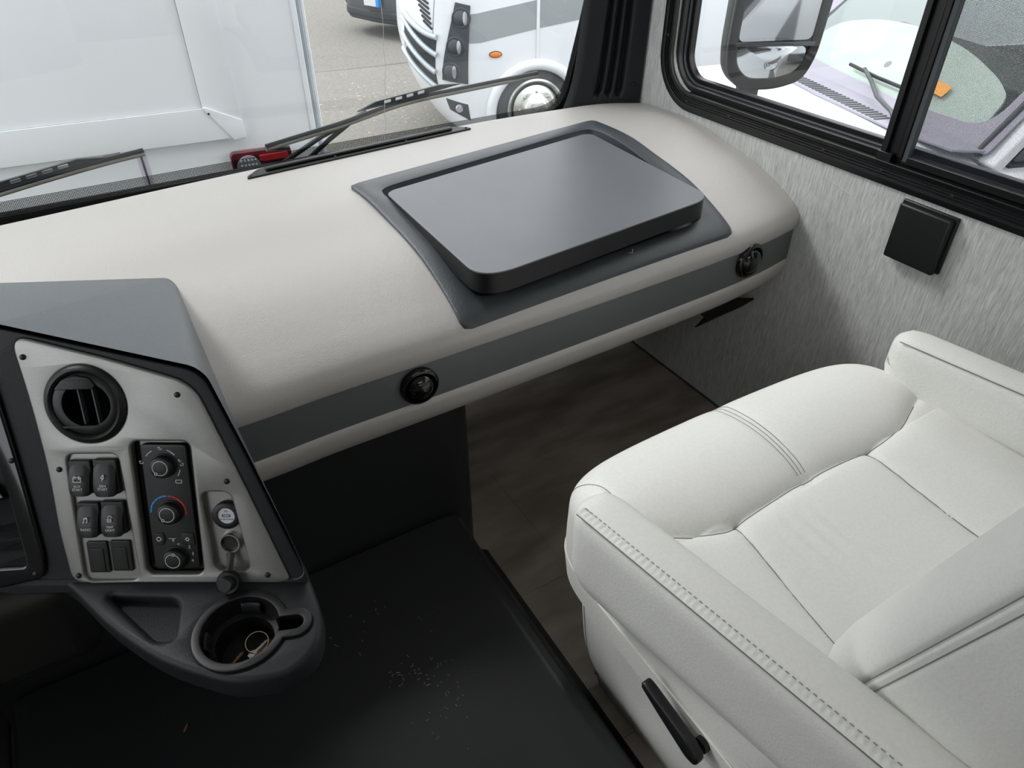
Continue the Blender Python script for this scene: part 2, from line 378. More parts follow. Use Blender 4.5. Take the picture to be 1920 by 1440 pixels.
# ---- windshield (window_2)
w2 = bpy.data.objects.new('window_2', None); COL.objects.link(w2); w2.location = (0, 1.6, .69); reg(w2, kind='structure')
frG = frame((0, 1.655, .595), (1, 0, 0), (0, -.14, 1))    # glass plane, leaning back towards the cabin
gl_out = rpoly([(-1.08, .02), (1.165, .065), (1.215, .40), (1.20, 1.25), (-1.08, 1.25)], [.02, .09, .1, .1, .02], 8)
plate('windshield_glass', gl_out, 'glass', w2, frG, 0, .004)
gi = rpoly([(-1.06, .108), (1.118, .112), (1.165, .41), (1.15, 1.2), (-1.06, 1.2)], [.02, .075, .1, .1, .02], 8)
plate('frit_band', gl_out, 'frit', w2, frG, .0045, .005, [gi])
gi2 = rpoly([(-1.07, .078), (1.128, .086), (1.176, .41), (1.16, 1.22), (-1.07, 1.22)], [.02, .08, .1, .1, .02], 8)
plate('rubber_seal', rpoly([(-1.14, 0), (1.30, 0), (1.32, .35), (1.30, 1.33), (-1.14, 1.33)], .05), 'black', w2, frG, -.012, .008, [gi2], .002)
# a long crack in the glass
def G(u, v, w_=-.001): return fp(frG, u, v, w_)
crk = [G(.615+.010*sin(3*t)+.004*noise.noise(Vector((t*9, 0, 0))), .10+t*.42, .006) for t in [i/30 for i in range(31)]]
tube('crack', crk, .0005, 'print', w2, 4)
# ---- pillar trim between windshield and side wall
pt_ = bpy.data.objects.new('trim_2', None); COL.objects.link(pt_); pt_.location = (1.2, 1.55, .7); reg(pt_, kind='structure')
def pil(u, v):
    # u 0..1 from glass edge to side wall, v 0..1 upwards
    z = lerp(.66, 1.55, v)
    xg = smooth_interp(z, [.66, .70, .76, .85, 1.0, 1.6], [1.075, 1.098, 1.118, 1.127, 1.131, 1.14]); yg = 1.59-.10*(z-.66)
    xw, yw = X1-.006, 1.503-.03*(z-.7)
    x = lerp(xg, xw, u); y = lerp(yg, yw, u)
    d = 0
    for c, wd, dp in ((.40, .040, .016), (.545, .040, .016), (.69, .045, .016)):
        if z > .715+.02: d += dp*exp(-((u-c)/wd)**2)
    d += .012*(1-min(1, u/.12))**2
    nrm = Vector((-.45, -.9, 0)).normalized()
    return Vector((x, y, z))-nrm*d*1.2
grid('pillar_cover', pil, 200, 100, 'grain', pt_, solid=-.004)
frP = frame((1.262, 1.508, .762), Vector((.45, -.2, 0)), (0, 0, 1)); screw(frP, 0, 0, .001, pt_, .004)

# ================================================================== DASHBOARD
XF = [-1.2, .07, .2, .4, .68, .93, 1.08, 1.18, 1.24, X1]; YF = [.885, .878, .884, .886, .893, .902, .910, .92, .93, .94]
XB = [-1.2, -.18, .09, .25, .43, .82, 1.09, 1.2, X1]; YB = [1.40, 1.487, 1.517, 1.533, 1.545, 1.575, 1.565, 1.55, 1.504]
SS = [-.004, .004, .016, .052, .14, .247, .323, .44, .53, .565, .8]; ZZ = [.605, .618, .628, .646, .678, .700, .715, .72, .718, .712, .71]
def yf(x): return smooth_interp(x, XF, YF)
def yb(x): return smooth_interp(x, XB, YB)
def zdash(x, y):
    s = (y-yf(x))*.565/(yb(x)-yf(x)); return smooth_interp(s, SS, ZZ)
dash = thing('dashboard', (.3, 1.2, .6), 'light grey vinyl padded dashboard with grey fascia strip below the windshield', 'dashboard')
def pad(u, v):
    x = lerp(-1.09, X1-.001, u); L = yb(x)-yf(x)
    prof = [(.030, .572), (.012, .573), (.003, .576), (-.001, .583), (-.0035, .595), (-.003, .606), (.004, .618), (.016, .628), (.034, .638), (.052, .646), (.095, .663), (.14, .678), (.19, .690), (.247, .700), (.323, .715), (.38, .719), (.44, .72), (.53, .718), (.565, .712), (.575, .700), (.577, .66)]
    k = v*(len(prof)-1); i = min(int(k), len(prof)-2); t = k-i
    ix = list(range(len(prof))); s = smooth_interp(k, ix, [p[0] for p in prof]); z = smooth_interp(k, ix, [p[1] for p in prof])
    return Vector((x, yf(x)+s*L/.565, z))
padob = grid('dash_pad', pad, 160, 120, 'vinyl', dash, angle=70)
def strip(u, v):
    x = lerp(-1.09, X1-.001, u); return Vector((x, yf(x)+.003-.001*sin(pi*v), lerp(.501, .578, v)))
grid('fascia_strip', strip, 120, 4, 'fascia', dash)
def lip(u, v):
    x = lerp(-1.09, X1-.001, u)
    prof = [(.02, .506), (.004, .505), (.000, .500), (-.001, .494), (.001, .484), (.006, .470), (.0125, .458), (.021, .447), (.033, .434), (.05, .42), (.072, .404), (.12, .392), (.25, .388), (.60, .385)]
    k = v*(len(prof)-1); i = min(int(k), len(prof)-2); t = k-i; a, b = prof[i], prof[i+1]
    return Vector((x, yf(x)+lerp(a[0], b[0], t), lerp(a[1], b[1], t)))
grid('lower_roll', lip, 120, 39, 'vinyl', dash, angle=70)
# eyeball air outlets in the strip
for k, (x, z, r) in enumerate([(.347, .540, .034), (1.128, .552, .039)]):
    y = yf(x)-.001
    dy = (yf(x+.02)-yf(x-.02))/.04
    fr = frame((x, y, z), (1, dy, 0), (0, 0, 1))
    o = lathe('air_outlet', [(r*.2, -.004), (r, -.004), (r, .004), (r*.93, .0075), (r*.83, .008), (r*.76, .004), (r*.72, -.002)], fr, 'gloss', dash, 48)
    b = lathe('eyeball', [(r*.74, .0), (r*.70, .006), (r*.58, .0125), (r*.40, .0175), (r*.2, .020), (.0001, .021)], fr, 'gloss', o, 40)
    if k == 1: box('tab', (-.003, -.002, .012), (.003, .024, .019), 'gloss', o, .001, 2, fr)
# defroster slot cover near the glass
def dz(x, y, h=0): return Vector((x, y, zdash(x, y)+h))
A, B = Vector((.251, 1.468)), Vector((.79, 1.522))
dirn = (B-A).normalized(); nor = Vector((-dirn.y, dirn.x)); LD = (B-A).length
frD = frame((A.x, A.y, .7185), (dirn.x, dirn.y, 0), (nor.x, nor.y, 0))
df = plate('defroster_grille', rpoly([(0, -.004), (LD-.0, -.004), (LD-.004, .008), (LD-.03, .032), (.035, .034), (.003, .006)], .006), 'black', dash, frD, -.002, .004, (), .0012)
box('grille_bar', (.045, .008, .004), (LD-.045, .024, .010), 'black', df, .003, 2, frD)
for s in (.010, LD*.36, LD*.68, LD-.012): screw(frD, s, .004 if s not in (.010, LD-.012) else .003, .004, df, .0028, m='steel')

# ================================================================== LAPTOP TABLE set in the dash
tb = thing('laptop_table', (.75, 1.1, .68), 'charcoal flip-up table with raised lid set into the dashboard top', 'table')
NE = 36
def edge_loop(BL, BR, FR, FL, bulgeR=.012, bulgeL=.0, r=.015):
    c = [Vector(p) for p in (BL, BR, FR, FL)]; out = []
    for e in range(4):
        a, b = c[e], c[(e+1) % 4]
        for i in range(NE):
            t = i/NE; p = a.lerp(b, t); bl = 4*t*(1-t)
            if e == 1: p.x += bulgeR*bl
            if e == 3: p.x -= -bulgeL*bl
            out.append(p)
    # round the corners by local averaging
    for _ in range(int(r*200)):
        out = [(out[i-1]+out[i]*2+out[(i+1) % len(out)])/4 for i in range(len(out))]
    return out
oL = edge_loop((.411, 1.322), (1.070, 1.418), (1.070, .918), (.433, .888), .014, .012, .008)
oI = edge_loop((.452, 1.279), (1.028, 1.372), (1.030, .962), (.480, .925), .012, .012, .03)
oJ = edge_loop((.460, 1.268), (1.020, 1.362), (1.022, .972), (.490, .938), .012, .012, .03)
mid = [oL[i].lerp(oI[i], .5) for i in range(len(oL))]
def inside(x, y, P):
    c = False
    for i in range(len(P)):
        a, b = P[i-1], P[i]
        if (a.y > y) != (b.y > y) and x < (b.x-a.x)*(y-a.y)/(b.y-a.y)+a.x: c = not c
    return c
bmx = bmesh.new(); bmx.from_mesh(padob.data)
kill = [f_ for f_ in bmx.faces if f_.calc_center_median().z > .61 and all(inside(v.co.x, v.co.y, mid) for v in f_.verts)]
bmesh.ops.delete(bmx, geom=kill, context='FACES'); bmx.to_mesh(padob.data); bmx.free()
loops = [(oL, 0, .0), (oL, 0, .004), (oL, .08, .0065), (oL, .5, .0075), (oL, .92, .0065), (oI, 0, .005), (oI, 0, .001), ('J', 0, -.010), ('J2', 0, -.022)]
vs = []; n4 = len(oL)
for (lp, t, h) in loops:
    for i in range(n4):
        if lp == 'J': p = oI[i].lerp(oJ[i], .5)
        elif lp == 'J2': p = oJ[i]
        else: p = lp[i].lerp(oI[i], t) if lp is oL else lp[i]
        vs.append((p.x, p.y, zdash(p.x, p.y)+h))
fs = []
for k in range(len(loops)-1):
    for i in range(n4):
        j = (i+1) % n4; fs.append((k*n4+i, k*n4+j, (k+1)*n4+j, (k+1)*n4+i))
mesh('surround', vs, fs, 'surr', tb, angle=60)
# recess floor: grid following the dash 22 mm lower
def rf(u, v):
    x = lerp(lerp(.460, .490, v), lerp(1.020, 1.022, v)+.01*sin(pi*v), u); y = lerp(lerp(1.268, 1.362, u), lerp(.938, .972, u), v)
    return Vector((x, y, zdash(x, y)-.022))
grid('recess_floor', rf, 20, 24, 'surr', tb)
# lid: tilted slab with rounded corners
pBL, pBR, pFR, pFL = Vector((.461, 1.256, .722)), Vector((1.011, 1.349, .722)), Vector((1.024, .950, .702)), Vector((.471, .887, .702))
def lidp(u, v, w_):
    p = pBL.lerp(pBR, u).lerp(pFL.lerp(pFR, u), v); return p+Vector((0, 0, w_))
rl = rpoly([(0, 0), (1, 0), (1.0, 1), (0, 1)], [.05, .06, .10, .13], 10)
def slab(name, loop, w0, w1, m, par, f, inset=.002):
    n = len(loop); cx = sum(p[0] for p in loop)/n; cy = sum(p[1] for p in loop)/n
    L = [(w0, 1.0), (w1-inset, 1.0), (w1-inset*.3, 1-inset*.9), (w1, 1-inset*2.4)]
    vs = []
    for w_, sc in L:
        for (u, v) in loop: vs.append(f(cx+(u-cx)*sc, cy+(v-cy)*sc, w_))
    fs = [(k*n+i, k*n+(i+1) % n, (k+1)*n+(i+1) % n, (k+1)*n+i) for k in range(len(L)-1) for i in range(n)]
    fs += [tuple(range(n)), tuple(range((len(L)-1)*n, len(L)*n))]
    return mesh(name, vs, fs, m, par, angle=18)
ld = slab('lid', rl, -.002, 0, 'lidm', tb, lidp, .0012)
slab('edge_band', rl, -.038, -.0022, 'lidedge', ld, lidp, .001)
for u in (.2, .8): box('hinge', (lidp(u, .04, 0).x-.03, lidp(u, .04, 0).y-.02, .690), (lidp(u, .04, 0).x+.03, lidp(u, .04, 0).y+.0, .70), 'steel', tb, .002)
box('support_block', (.95, 1.0, .650), (1.0, 1.05, .672), 'black', tb, .003)
tube('catch', [(.80, .925, .650), (.803, .915, .652), (.806, .92, .657)], .0015, 'brass', tb, 6)

# ================================================================== INSTRUMENT POD (console to the left)
TH = radians(23.4)
frN = frame((-.057, .617, .60), Rv, (sin(TH)*sin(YAW), sin(TH)*cos(YAW), cos(TH)))   # u right, v up, w towards the driver
pod = thing('instrument_pod', (-.1, .7, .6), 'charcoal grained plastic instrument pod with brushed metal switch panel', 'console')
def mm(pts): return [(a/1000, b/1000) for a, b in pts]
rimpts = [(-.55, .34), (-.158, .288), (.0466, .2418), (.0854, .1476), (.1212, .0551), (.139, .002), (-.55, .002)]
vs = [fp(frN, u, v, .006) for u, v in rimpts]
back = [(-.55, 1.33, .718), (-.185, 1.235, .716), (.050, 1.150, .700), (.052, 1.02, .66), (.055, .93, .60), (.055, .90, .56), (-.55, 1.0, .52)]
vs += [Vector(p) for p in back]
hood_mid = [fp(frN, -.55, .34, -.02), fp(frN, -.158, .288, -.02), fp(frN, .0466, .2418, -.02)]
nR = len(rimpts)
fs = [(i, (i+1) % nR, nR+(i+1) % nR, nR+i) for i in range(nR)]
mesh('shell', vs, fs, 'grainL', pod, True, .014, 4, angle=30)
trim_out = rpoly(mm([(-147, 277), (-50, 252), (34, 226), (78, 113), (119, 1.5), (106, -1.5), (-122, -1.5), (-128, 60), (-129, 130), (-137, 212)]), [.022, .02, .022, .02, .014, .004, .014, .02, .05, .03], 8)
hv = rrect(-.0385, .0095, .0245, .1630, .008, 5)
ventc = (-.0785, .2035)
us = rpoly(mm([(30, 106), (62, 106), (76.5, 13), (37, 13)]), .010, 6)
ins = rpoly(mm([(-107.5, 148.5), (-53, 149), (-47, 2.5), (-107.5, 1.5)]), .009, 6)
# rear bezel around the trim panel
bez_out = [(-.55, .335), (-.158, .283), (.043, .2375), (.0815, .1455), (.117, .053), (.137, .004), (.137, -.006), (-.55, -.03)]
plate('bezel', rpoly(bez_out, .02), 'grain', pod, frN, -.004, .004, [trim_out], .0015)
tp = plate('trim_panel', trim_out, 'brushed', pod, frN, -.004, .007, [hv, circ(*ventc, .0415, 48), us, ins], .0025)
for (u, v) in [(-135.9, 253.6), (17.6, 213.9), (-116.6, 131.9), (59.9, 118.5), (-113.6, 8.1), (94.7, 8.8)]:
    screw(frN, u/1000, v/1000, .0065, tp, .0032)
# inset floors
def offs(pts, d, c): return [((p[0]-c[0])*d+c[0], (p[1]-c[1])*d+c[1]) for p in pts]
plate('switch_recess', offs(ins, 1.04, (-.078, .075)), 'brushed', pod, frN, -.003, .0025)
plate('socket_recess', offs(us, 1.05, (.052, .06)), 'brushed', pod, frN, -.006, -.002)
# round air vent
vt = lathe('air_vent', [(.0415, -.01), (.0425, .004), (.0415, .009), (.037, .0115), (.034, .0095), (.033, .002)], frN, 'black', pod, 48, *ventc)
fr_ = frame(fp(frN, ventc[0], ventc[1], .0), frN[1]*cos(.12)-frN[3]*sin(.12), frN[2])
lathe('duct_void', [(.0234, .001), (.0232, -.0118), (.0001, -.0119)], fr_, 'void', vt, 32)
lathe('vent_drum', [(.0335, .000), (.0335, .006), (.030, .0085), (.0238, .0082), (.0236, .001)], fr_, 'black', vt, 40)
plate('drum_shade', rpoly([(-.029, .0165), (.009, .0165), (.012, .020), (.007, .029), (-.006, .0315), (-.02, .027)], .003), 'black', vt, fr_, .002, .0105, (), .001)
for x in (-.0072, .0068):
    def vn(u, v, x=x): 
        yy = lerp(-.0225, .0165, v); return fp(fr_, x-.0025*cos(yy/.0225*1.3)+.0009*(1 if u > .5 else -1)*1.0, yy, lerp(-.009, .007, min(1, u*2) if u < .5 else (1-u)*2))
    vs = []
    for s in (-1, 1):
        for j in range(9):
            yy = lerp(-.0225, .0165, j/8); xx = x-.003*(yy/.0225)*.6+.0007*s
            vs += [fp(fr_, xx, yy, -.004), fp(fr_, xx, yy, .004)]
    fs = []
    for j in range(8):
        a = 2*j; b = 18+2*j
        fs += [(a, a+1, a+3, a+2), (b, b+1, b+3, b+2), (a+1, b+1, b+3, a+3), (a, b, b+2, a+2)]
    fs += [(0, 1, 19, 18), (16, 17, 35, 34)]
    mesh('vane', vs, fs, 'dgrey', vt, angle=30)
plate('drum_lip', [(-.026, -.0225), (.010, -.0225), (.008, -.0245), (-.024, -.0245)], 'black', vt, fr_, .004, .009)
# rocker switches
def rocker(u0, u1, v0, v1, words, icon):
    bz = plate('rocker_switch', rrect(u0+.001, v0+.001, u1-.0005, v1+.0025, .002), 'black', pod, frN, .001, .009, (), .0012)
    N = 10; vs = []; cu = (u0+u1)/2; hw = (u1-u0)/2-.0015
    for j in range(N+1):
        t = j/N; v = lerp(v0, v1, t)
        wz = .0155-.007*t**1.5+.001*sin(pi*t)   # pressed in at the top
        nar = hw*(1 if t > .18 else .80+.2*sin(t/.18*pi/2))
        for i in range(7):
            s = i/3-1; vs.append(fp(frN, cu+nar*s-.001*(1-t), v, wz-.0022*abs(s)**4))
    W = 7
    fs = [(j*W+i, j*W+i+1, (j+1)*W+i+1, (j+1)*W+i) for j in range(N) for i in range(6)]
    base = len(vs)
    ringi = [i for i in range(7)]+[j*W+6 for j in range(1, N+1)]+[N*W+i for i in range(5, -1, -1)]+[j*W for j in range(N-1, 0, -1)]
    for idx in ringi:
        p = Vector(vs[idx]); d = (p-frN[0]).dot(frN[3]); vs.append(p-frN[3]*(d-.002))
    L = len(ringi)
    fs += [(ringi[i], ringi[(i+1) % L], base+(i+1) % L, base+i) for i in range(L)]
    rk = mesh('rocker', vs, fs, 'black', bz, angle=50)
    mv = (v0+v1)/2; f2 = frame(fp(frN, cu-.0004, mv, .0162), frN[1], (frN[2]*1-frN[3]*.18))
    text(words, .0036, f2, 0, -.0075, -.0006, 'print', bz)
    def bar(x0, y0, x1, y1, t=.0003):
        a = Vector((x0, y0)); b = Vector((x1, y1)); d = (b-a).normalized()*t; q = Vector((-d.y, d.x))
        plate('icon', [tuple(a-q), tuple(b-q), tuple(b+q), tuple(a+q)], 'print', bz, f2, -.0009, -.0002)
    for seg in icon: bar(*[c/1000 for c in seg])
bat = [(-4, -1, -4, 4), (-4, 4, 4, 4), (4, 4, 4, -1), (4, -1, -4, -1), (-3, 5, -1.6, 5), (1.6, 5, 3, 5), (-3, 2.6, -1.4, 2.6), (1.4, 2.6, 3, 2.6), (2.2, 3.4, 2.2, 1.8)]
bolt = [(.5, 6, -1.5, 2.6), (-1.5, 2.6, .6, 2.6), (.6, 2.6, -.6, -.4), (.5, 6, 1.6, 6), (1.6, 6, .8, 3.6), (.8, 3.6, 2, 3.6), (2, 3.6, -.6, -.4)]
note = [(-1.6, 0, -1.6, 5), (1.8, .6, 1.8, 5.6), (-1.6, 5, 1.8, 5.6), (-1.6, 4.2, 1.8, 4.8), (-2.8, 0, -1.6, 0), (.6, .6, 1.8, .6), (-2.8, .4, -1.6, .4), (.6, 1, 1.8, 1)]
maps = [(-2.4, 0, -2.4, 3), (-2.4, 3, 1.4, 3), (1.4, 3, 1.4, 0), (1.4, 0, -2.4, 0), (-1.6, 4, -1.6, 6), (-1.6, 6, 1, 6.4), (1, 6.4, 2.6, 4.4), (-2, 1.5, 1, 1.5)]
rocker(-.1065, -.0815, .1045, .1395, 'AUX\nSTART', bat)
rocker(-.0805, -.0540, .1040, .1410, 'GEN\nSTART', bolt)
rocker(-.1045, -.0790, .0570, .0920, 'RADIO', note)
rocker(-.0785, -.0525, .0580, .0935, 'MAP\nLIGHT', maps)
for (a, b, c, d) in [(-.1013, .0107, -.0788, .0478), (-.0755, .0127, -.0535, .0490)]:
    bl = plate('switch_blank', rrect(a, b, c, d, .0018), 'black', pod, frN, .001, .0055, (), .0008)
    plate('blank_insert', rrect(a+.003, b+.002, c-.0045, d-.008, .0012), 'black', bl, frN, .0055, .0063, (), .0005)
# climate control
cc = plate('climate_control', rrect(-.0375, .0105, .0235, .1620, .007), 'gloss', pod, frN, -.012, -.002, (), .001)
plate('control_face', rpoly([(-.030, .014), (.0195, .0145), (.0185, .1585), (-.030, .1590)], .005), 'black', cc, frN, -.002, .0035, (), .001)
def arcstrip(cu, cv, r0, r1, a0, a1, m, par, w0=.0035, w1=.0039, n=16, name='marking'):
    pts = [(cu+r1*cos(radians(lerp(a0, a1, i/n))), cv+r1*sin(radians(lerp(a0, a1, i/n)))) for i in range(n+1)]
    pts += [(cu+r0*cos(radians(lerp(a1, a0, i/n))), cv+r0*sin(radians(lerp(a1, a0, i/n)))) for i in range(n+1)]
    return plate(name, pts, m, par, frN, w0, w1)
def knob(u, v, mark):
    lathe('knob_ring', [(.0138, .0035), (.0132, .0046), (.0120, .0048)], frN, 'black', cc, 40, u, v)
    k = lathe('knob', [(.0125, .004), (.0121, .010), (.0110, .0122), (.0095, .0127), (.0001, .0125)], frN, 'black', cc, 36, u, v)
    arcstrip(u, v, .0075, .0081, mark+14, mark+346, 'print', k, .0125, .0130, 30, 'ring_mark')
    plate('pointer', circ(u+.0078*cos(radians(mark)), v+.0078*sin(radians(mark)), .0017, 12), 'print', k, frN, .0125, .0130, [circ(u+.0078*cos(radians(mark)), v+.0078*sin(radians(mark)), .0010, 12)])
K = [(-.0070, .1350), (-.0057, .0820), (-.0055, .0280)]
knob(*K[0], 232); knob(*K[1], 232); knob(*K[2], 78)
kc = (-.0090, .1345)
for a0, a1 in ((118, 145), (40, 68), (-12, -35)): arcstrip(*kc, .0188, .0196, a0, a1, 'print', cc)
def vent_icon(cu, cv, s=1, flip=1):
    for (x0, y0, x1, y1) in [(-2, 1.6, -.8, -1), (-.8, -1, 1.6, -1), (1.6, -1, 1.8, .6), (-1.0, 2.2, .4, .8)]:
        a = Vector((cu+x0*s*flip/1000, cv+y0*s/1000)); b = Vector((cu+x1*s*flip/1000, cv+y1*s/1000)); d = (b-a).normalized()*.00028; q = Vector((-d.y, d.x))
        plate('marking', [tuple(a-q), tuple(b-q), tuple(b+q), tuple(a+q)], 'print', cc, frN, .0035, .0039)
vent_icon(kc[0], kc[1]+.0195); vent_icon(kc[0]-.0215, kc[1]+.004, 1.1); vent_icon(kc[0]+.0215, kc[1]+.0015, 1, -1); vent_icon(kc[0]+.0195, kc[1]+.006, .8)
plate('marking', rrect(kc[0]+.0125, kc[1]-.0195, kc[0]+.0195, kc[1]-.0155, .001), 'print', cc, frN, .0035, .0039, [rrect(kc[0]+.0131, kc[1]-.0189, kc[0]+.0189, kc[1]-.0161, .0006)])
c2 = (-.0078, .0815)
for i in range(6): arcstrip(*c2, .0180, .0198, 92+15*i, 92+15*i+13.6, 'blue', cc, n=5)
for i in range(7): arcstrip(*c2, .0180, .0198, 88-14*i, 88-14*i-13, 'red', cc, n=5)
plate('push_button', rpoly([(-.026, .057), (-.0165, .0575), (-.0145, .050), (-.0175, .043), (-.026, .043)], .002), 'black', cc, frN, .0035, .0048, (), .0005)
plate('push_button', rpoly([(.0035, .0575), (.0165, .0575), (.0175, .043), (.0065, .043), (.002, .050)], .002), 'black', cc, frN, .0035, .0048, (), .0005)
plate('marking', circ(-.0215, .0505, .0026, 16), 'print', cc, frN, .0048, .0051, [circ(-.0215, .0505, .0018, 16)])
for k in range(6): plate('marking', circ(.0095+.0018*cos(k*pi/3), .0503+.0018*sin(k*pi/3), .0007, 8), 'print', cc, frN, .0048, .0051)
plate('marking', [(-.0115, .0504), (-.0035, .0504), (-.0035, .0508), (-.0115, .0508)], 'print', cc, frN, .0035, .0039)
for ch, u, v in [('0', -6.6, 48.6), ('1', 4.6, 46.8), ('2', 10.2, 40.5), ('3', 13.2, 32.6), ('4', 12.2, 24.4)]:
    text(ch, .0052, frN, u/1000, v/1000, .0037, 'print', cc)
for a in (30, 150, 270): plate('marking', [( -.0012+.0014*cos(radians(a)), .044+.0014*sin(radians(a))), (-.0012+.0016*cos(radians(a+45)), .044+.0016*sin(radians(a+45))), (-.0012, .044)], 'print', cc, frN, .0035, .0039)
# usb socket and lighter socket
ub = lathe('usb_socket', [(.0155, -.002), (.0155, .005), (.014, .0065), (.0095, .0062), (.009, .0045)], frN, 'black', pod, 36, .0547, .0780)
plate('usb_face', circ(.0547, .0780, .0092, 32), 'usbface', ub, frN, .003, .0048)
plate('usb_port', rrect(.0500, .0765, .0590, .0795, .0005), 'black', ub, frN, .0048, .0052, [rrect(.0508, .0772, .0582, .0788, .0003)])
arcstrip(.0545, .0825, .0012, .0017, -60, 200, 'black', ub, .0048, .0052, name='usb_symbol')
text('POWER CHARGER', .0018, frN, .0547, .0738, .0049, 'black', ub)
lg = lathe('lighter_socket', [(.0112, -.002), (.0118, .003), (.0112, .0048), (.0095, .0048), (.0088, .002), (.0085, -.02), (.0001, -.02)], frN, 'chrome', pod, 36, .0549, .0449)
plate('socket_contact', rrect(.053, .042, .055, .0485, .0008), 'steel', lg, frN, -.018, -.012)
lathe('socket_core', [(.0093, .0035), (.0088, .0008), (.0001, .0006)], frN, 'black', lg, 24, .0549, .0449)
stp = [fp(frN, .0549, .034, .004), fp(frN, .0553, .027, .007), fp(frN, .0555, .022, .010), fp(frN, .0555, .017, .014), fp(frN, .0552, .010, .016)]
cp = tube('socket_cap', catmull(stp, 6), lambda t: .0048-.0012*sin(pi*t), 'black', pod, 10, flat=.35, up=frN[3])
frC = frame(fp(frN, .0552, .006, .019), frN[1], (frN[2]-frN[3]*.15))
lathe('cap_plug', [(.0001, -.006), (.0125, -.006), (.0128, .000), (.0118, .002), (.0085, .002), (.0082, .0085), (.0070, .010), (.0001, .010)], frC, 'black', cp, 30)
# shelf below the panel with tray and cup holder
ZS = .60
frS = frame((0, 0, ZS), (1, 0, 0), (0, 1, 0))
shelf = rpoly([(-.195, .79), (-.185, .70), (-.169, .672), (-.140, .599), (-.099, .525), (-.040, .462), (.012, .444), (.046, .462), (.0605, .500), (.063, .560), (.060, .72), (.0, .80)], [.01, .02, .02, .03, .04, .04, .03, .025, .03, .02, .01, .01], 8)
cupc = (-.0205, .5195); R_c = .0435
slot = [(cupc[0]+.030, cupc[1]-.004)]
# cup opening united with its handle slot: one key-hole outline in plan
ang = atan2(-.40, 1.0)
hole = []
hl = .056; hr = .0125
a_s = math.asin(hr/R_c)
for i in range(37):
    a = ang+a_s+(2*pi-2*a_s)*i/36; hole.append((cupc[0]+R_c*cos(a), cupc[1]+R_c*sin(a)))
ex = Vector((cos(ang), sin(ang))); ey = Vector((-sin(ang), cos(ang))); cc2 = Vector(cupc)+ex*hl
for i in range(13):
    a = -pi/2+pi*i/12; q = cc2+ex*cos(a)*hr+ey*sin(a)*hr; hole.append((q.x, q.y))
tray = rpoly([(-.135, .640), (-.072, .600), (-.070, .585), (-.082, .545), (-.098, .552)], .010, 6)
sh = plate('shelf', shelf, 'grain', pod, frS, -.034, 0, [hole, tray], .0065)
plate('tray_floor', [((p[0]+.09)*1.12-.09, (p[1]-.595)*1.12+.595) for p in tray], 'grain', sh, frS, -.022, -.016)
# shell under the shelf
plate('shelf_underside', [((p[0]+.04)*.52-.04, (p[1]-.66)*.5+.66) for p in shelf], 'grain', sh, frS, -.058, -.030, (), .008)
def keyhole(d):
    out = []; Rr, h2 = R_c+d, hr+d; s = math.asin(min(.9, h2/Rr))
    for i in range(37):
        a = ang+s+(2*pi-2*s)*i/36; out.append((cupc[0]+Rr*cos(a), cupc[1]+Rr*sin(a)))
    for i in range(13):
        a = -pi/2+pi*i/12; q = cc2+ex*cos(a)*h2+ey*sin(a)*h2; out.append((q.x, q.y))
    return out
ch = plate('cup_holder', keyhole(.005), 'semi', pod, frS, -.004, .0035, [keyhole(-.004)], .0012)
lathe('cup_wall', [(R_c-.004, .001), (R_c-.006, -.020), (R_c-.008, -.0202), (R_c-.013, -.021), (R_c-.015, -.044), (.0001, -.045)], frS, 'semi', ch, 48, *cupc)
for a in (165, 60):   # rubber grip flaps
    def flap(u, v, a=a):
        t = radians(a-17+34*u); r = R_c-.0065-.003*sin(pi*v); return Vector((cupc[0]+r*cos(t), cupc[1]+r*sin(t), ZS-.003-.017*v))
    grid('grip_flap', flap, 8, 6, 'grain', ch, solid=.001)
q0 = cc2-ex*.02
slotw = [(cc2.x+ex.x*(-.02)+hr*.9*cos(t), cc2.y+ex.y*(-.02)+hr*.9*sin(t)) for t in [0]]
def sl2(u, v):
    # wall and floor of the handle slot
    pts = [cc2-ex*.022-ey*hr*.86]+[cc2+ex*cos(-pi/2+pi*i/12)*hr*.86+ey*sin(-pi/2+pi*i/12)*hr*.86 for i in range(13)]+[cc2-ex*.022+ey*hr*.86]
    k = u*(len(pts)-1); i = min(int(k), len(pts)-2); p = pts[i].lerp(pts[i+1], k-i)
    return Vector((p.x, p.y, ZS-.002-.030*v))
grid('slot_wall', sl2, 28, 2, 'semi', ch)
plate('slot_floor', [tuple(cc2-ex*.022-ey*hr), tuple(cc2+ex*hr-ey*hr), tuple(cc2+ex*hr+ey*hr), tuple(cc2-ex*.022+ey*hr)], 'gloss', ch, frS, -.034, -.031)
# keys lying in the cup
ky = thing('key_ring', (-.025, .515, .556), 'small bunch of brass and steel keys lying in the cup holder', 'keys')
kz = .5575
tube('ring', [(-.010+.012*cos(a), .526+.012*sin(a), kz+.004+.002*sin(a)) for a in [2*pi*i/20 for i in range(20)]], .0008, 'chrome', ky, 6, True)
for (p, a, m) in [((-.048, .510), 28, 'brass'), ((-.022, .514), 22, 'chrome'), ((.004, .524), 215, 'brass')]:
    f = frame((p[0], p[1], kz), (cos(radians(a)), sin(radians(a)), .12), (-sin(radians(a)), cos(radians(a)), 0))
    plate('key', [(0, -.003), (.006, -.0045), (.010, -.0015), (.024, -.0015), (.026, 0), (.024, .001), (.022, .002), (.020, .001), (.018, .002), (.016, .001), (.010, .0015), (.006, .0045), (0, .003)], m, ky, f, 0, .0016)
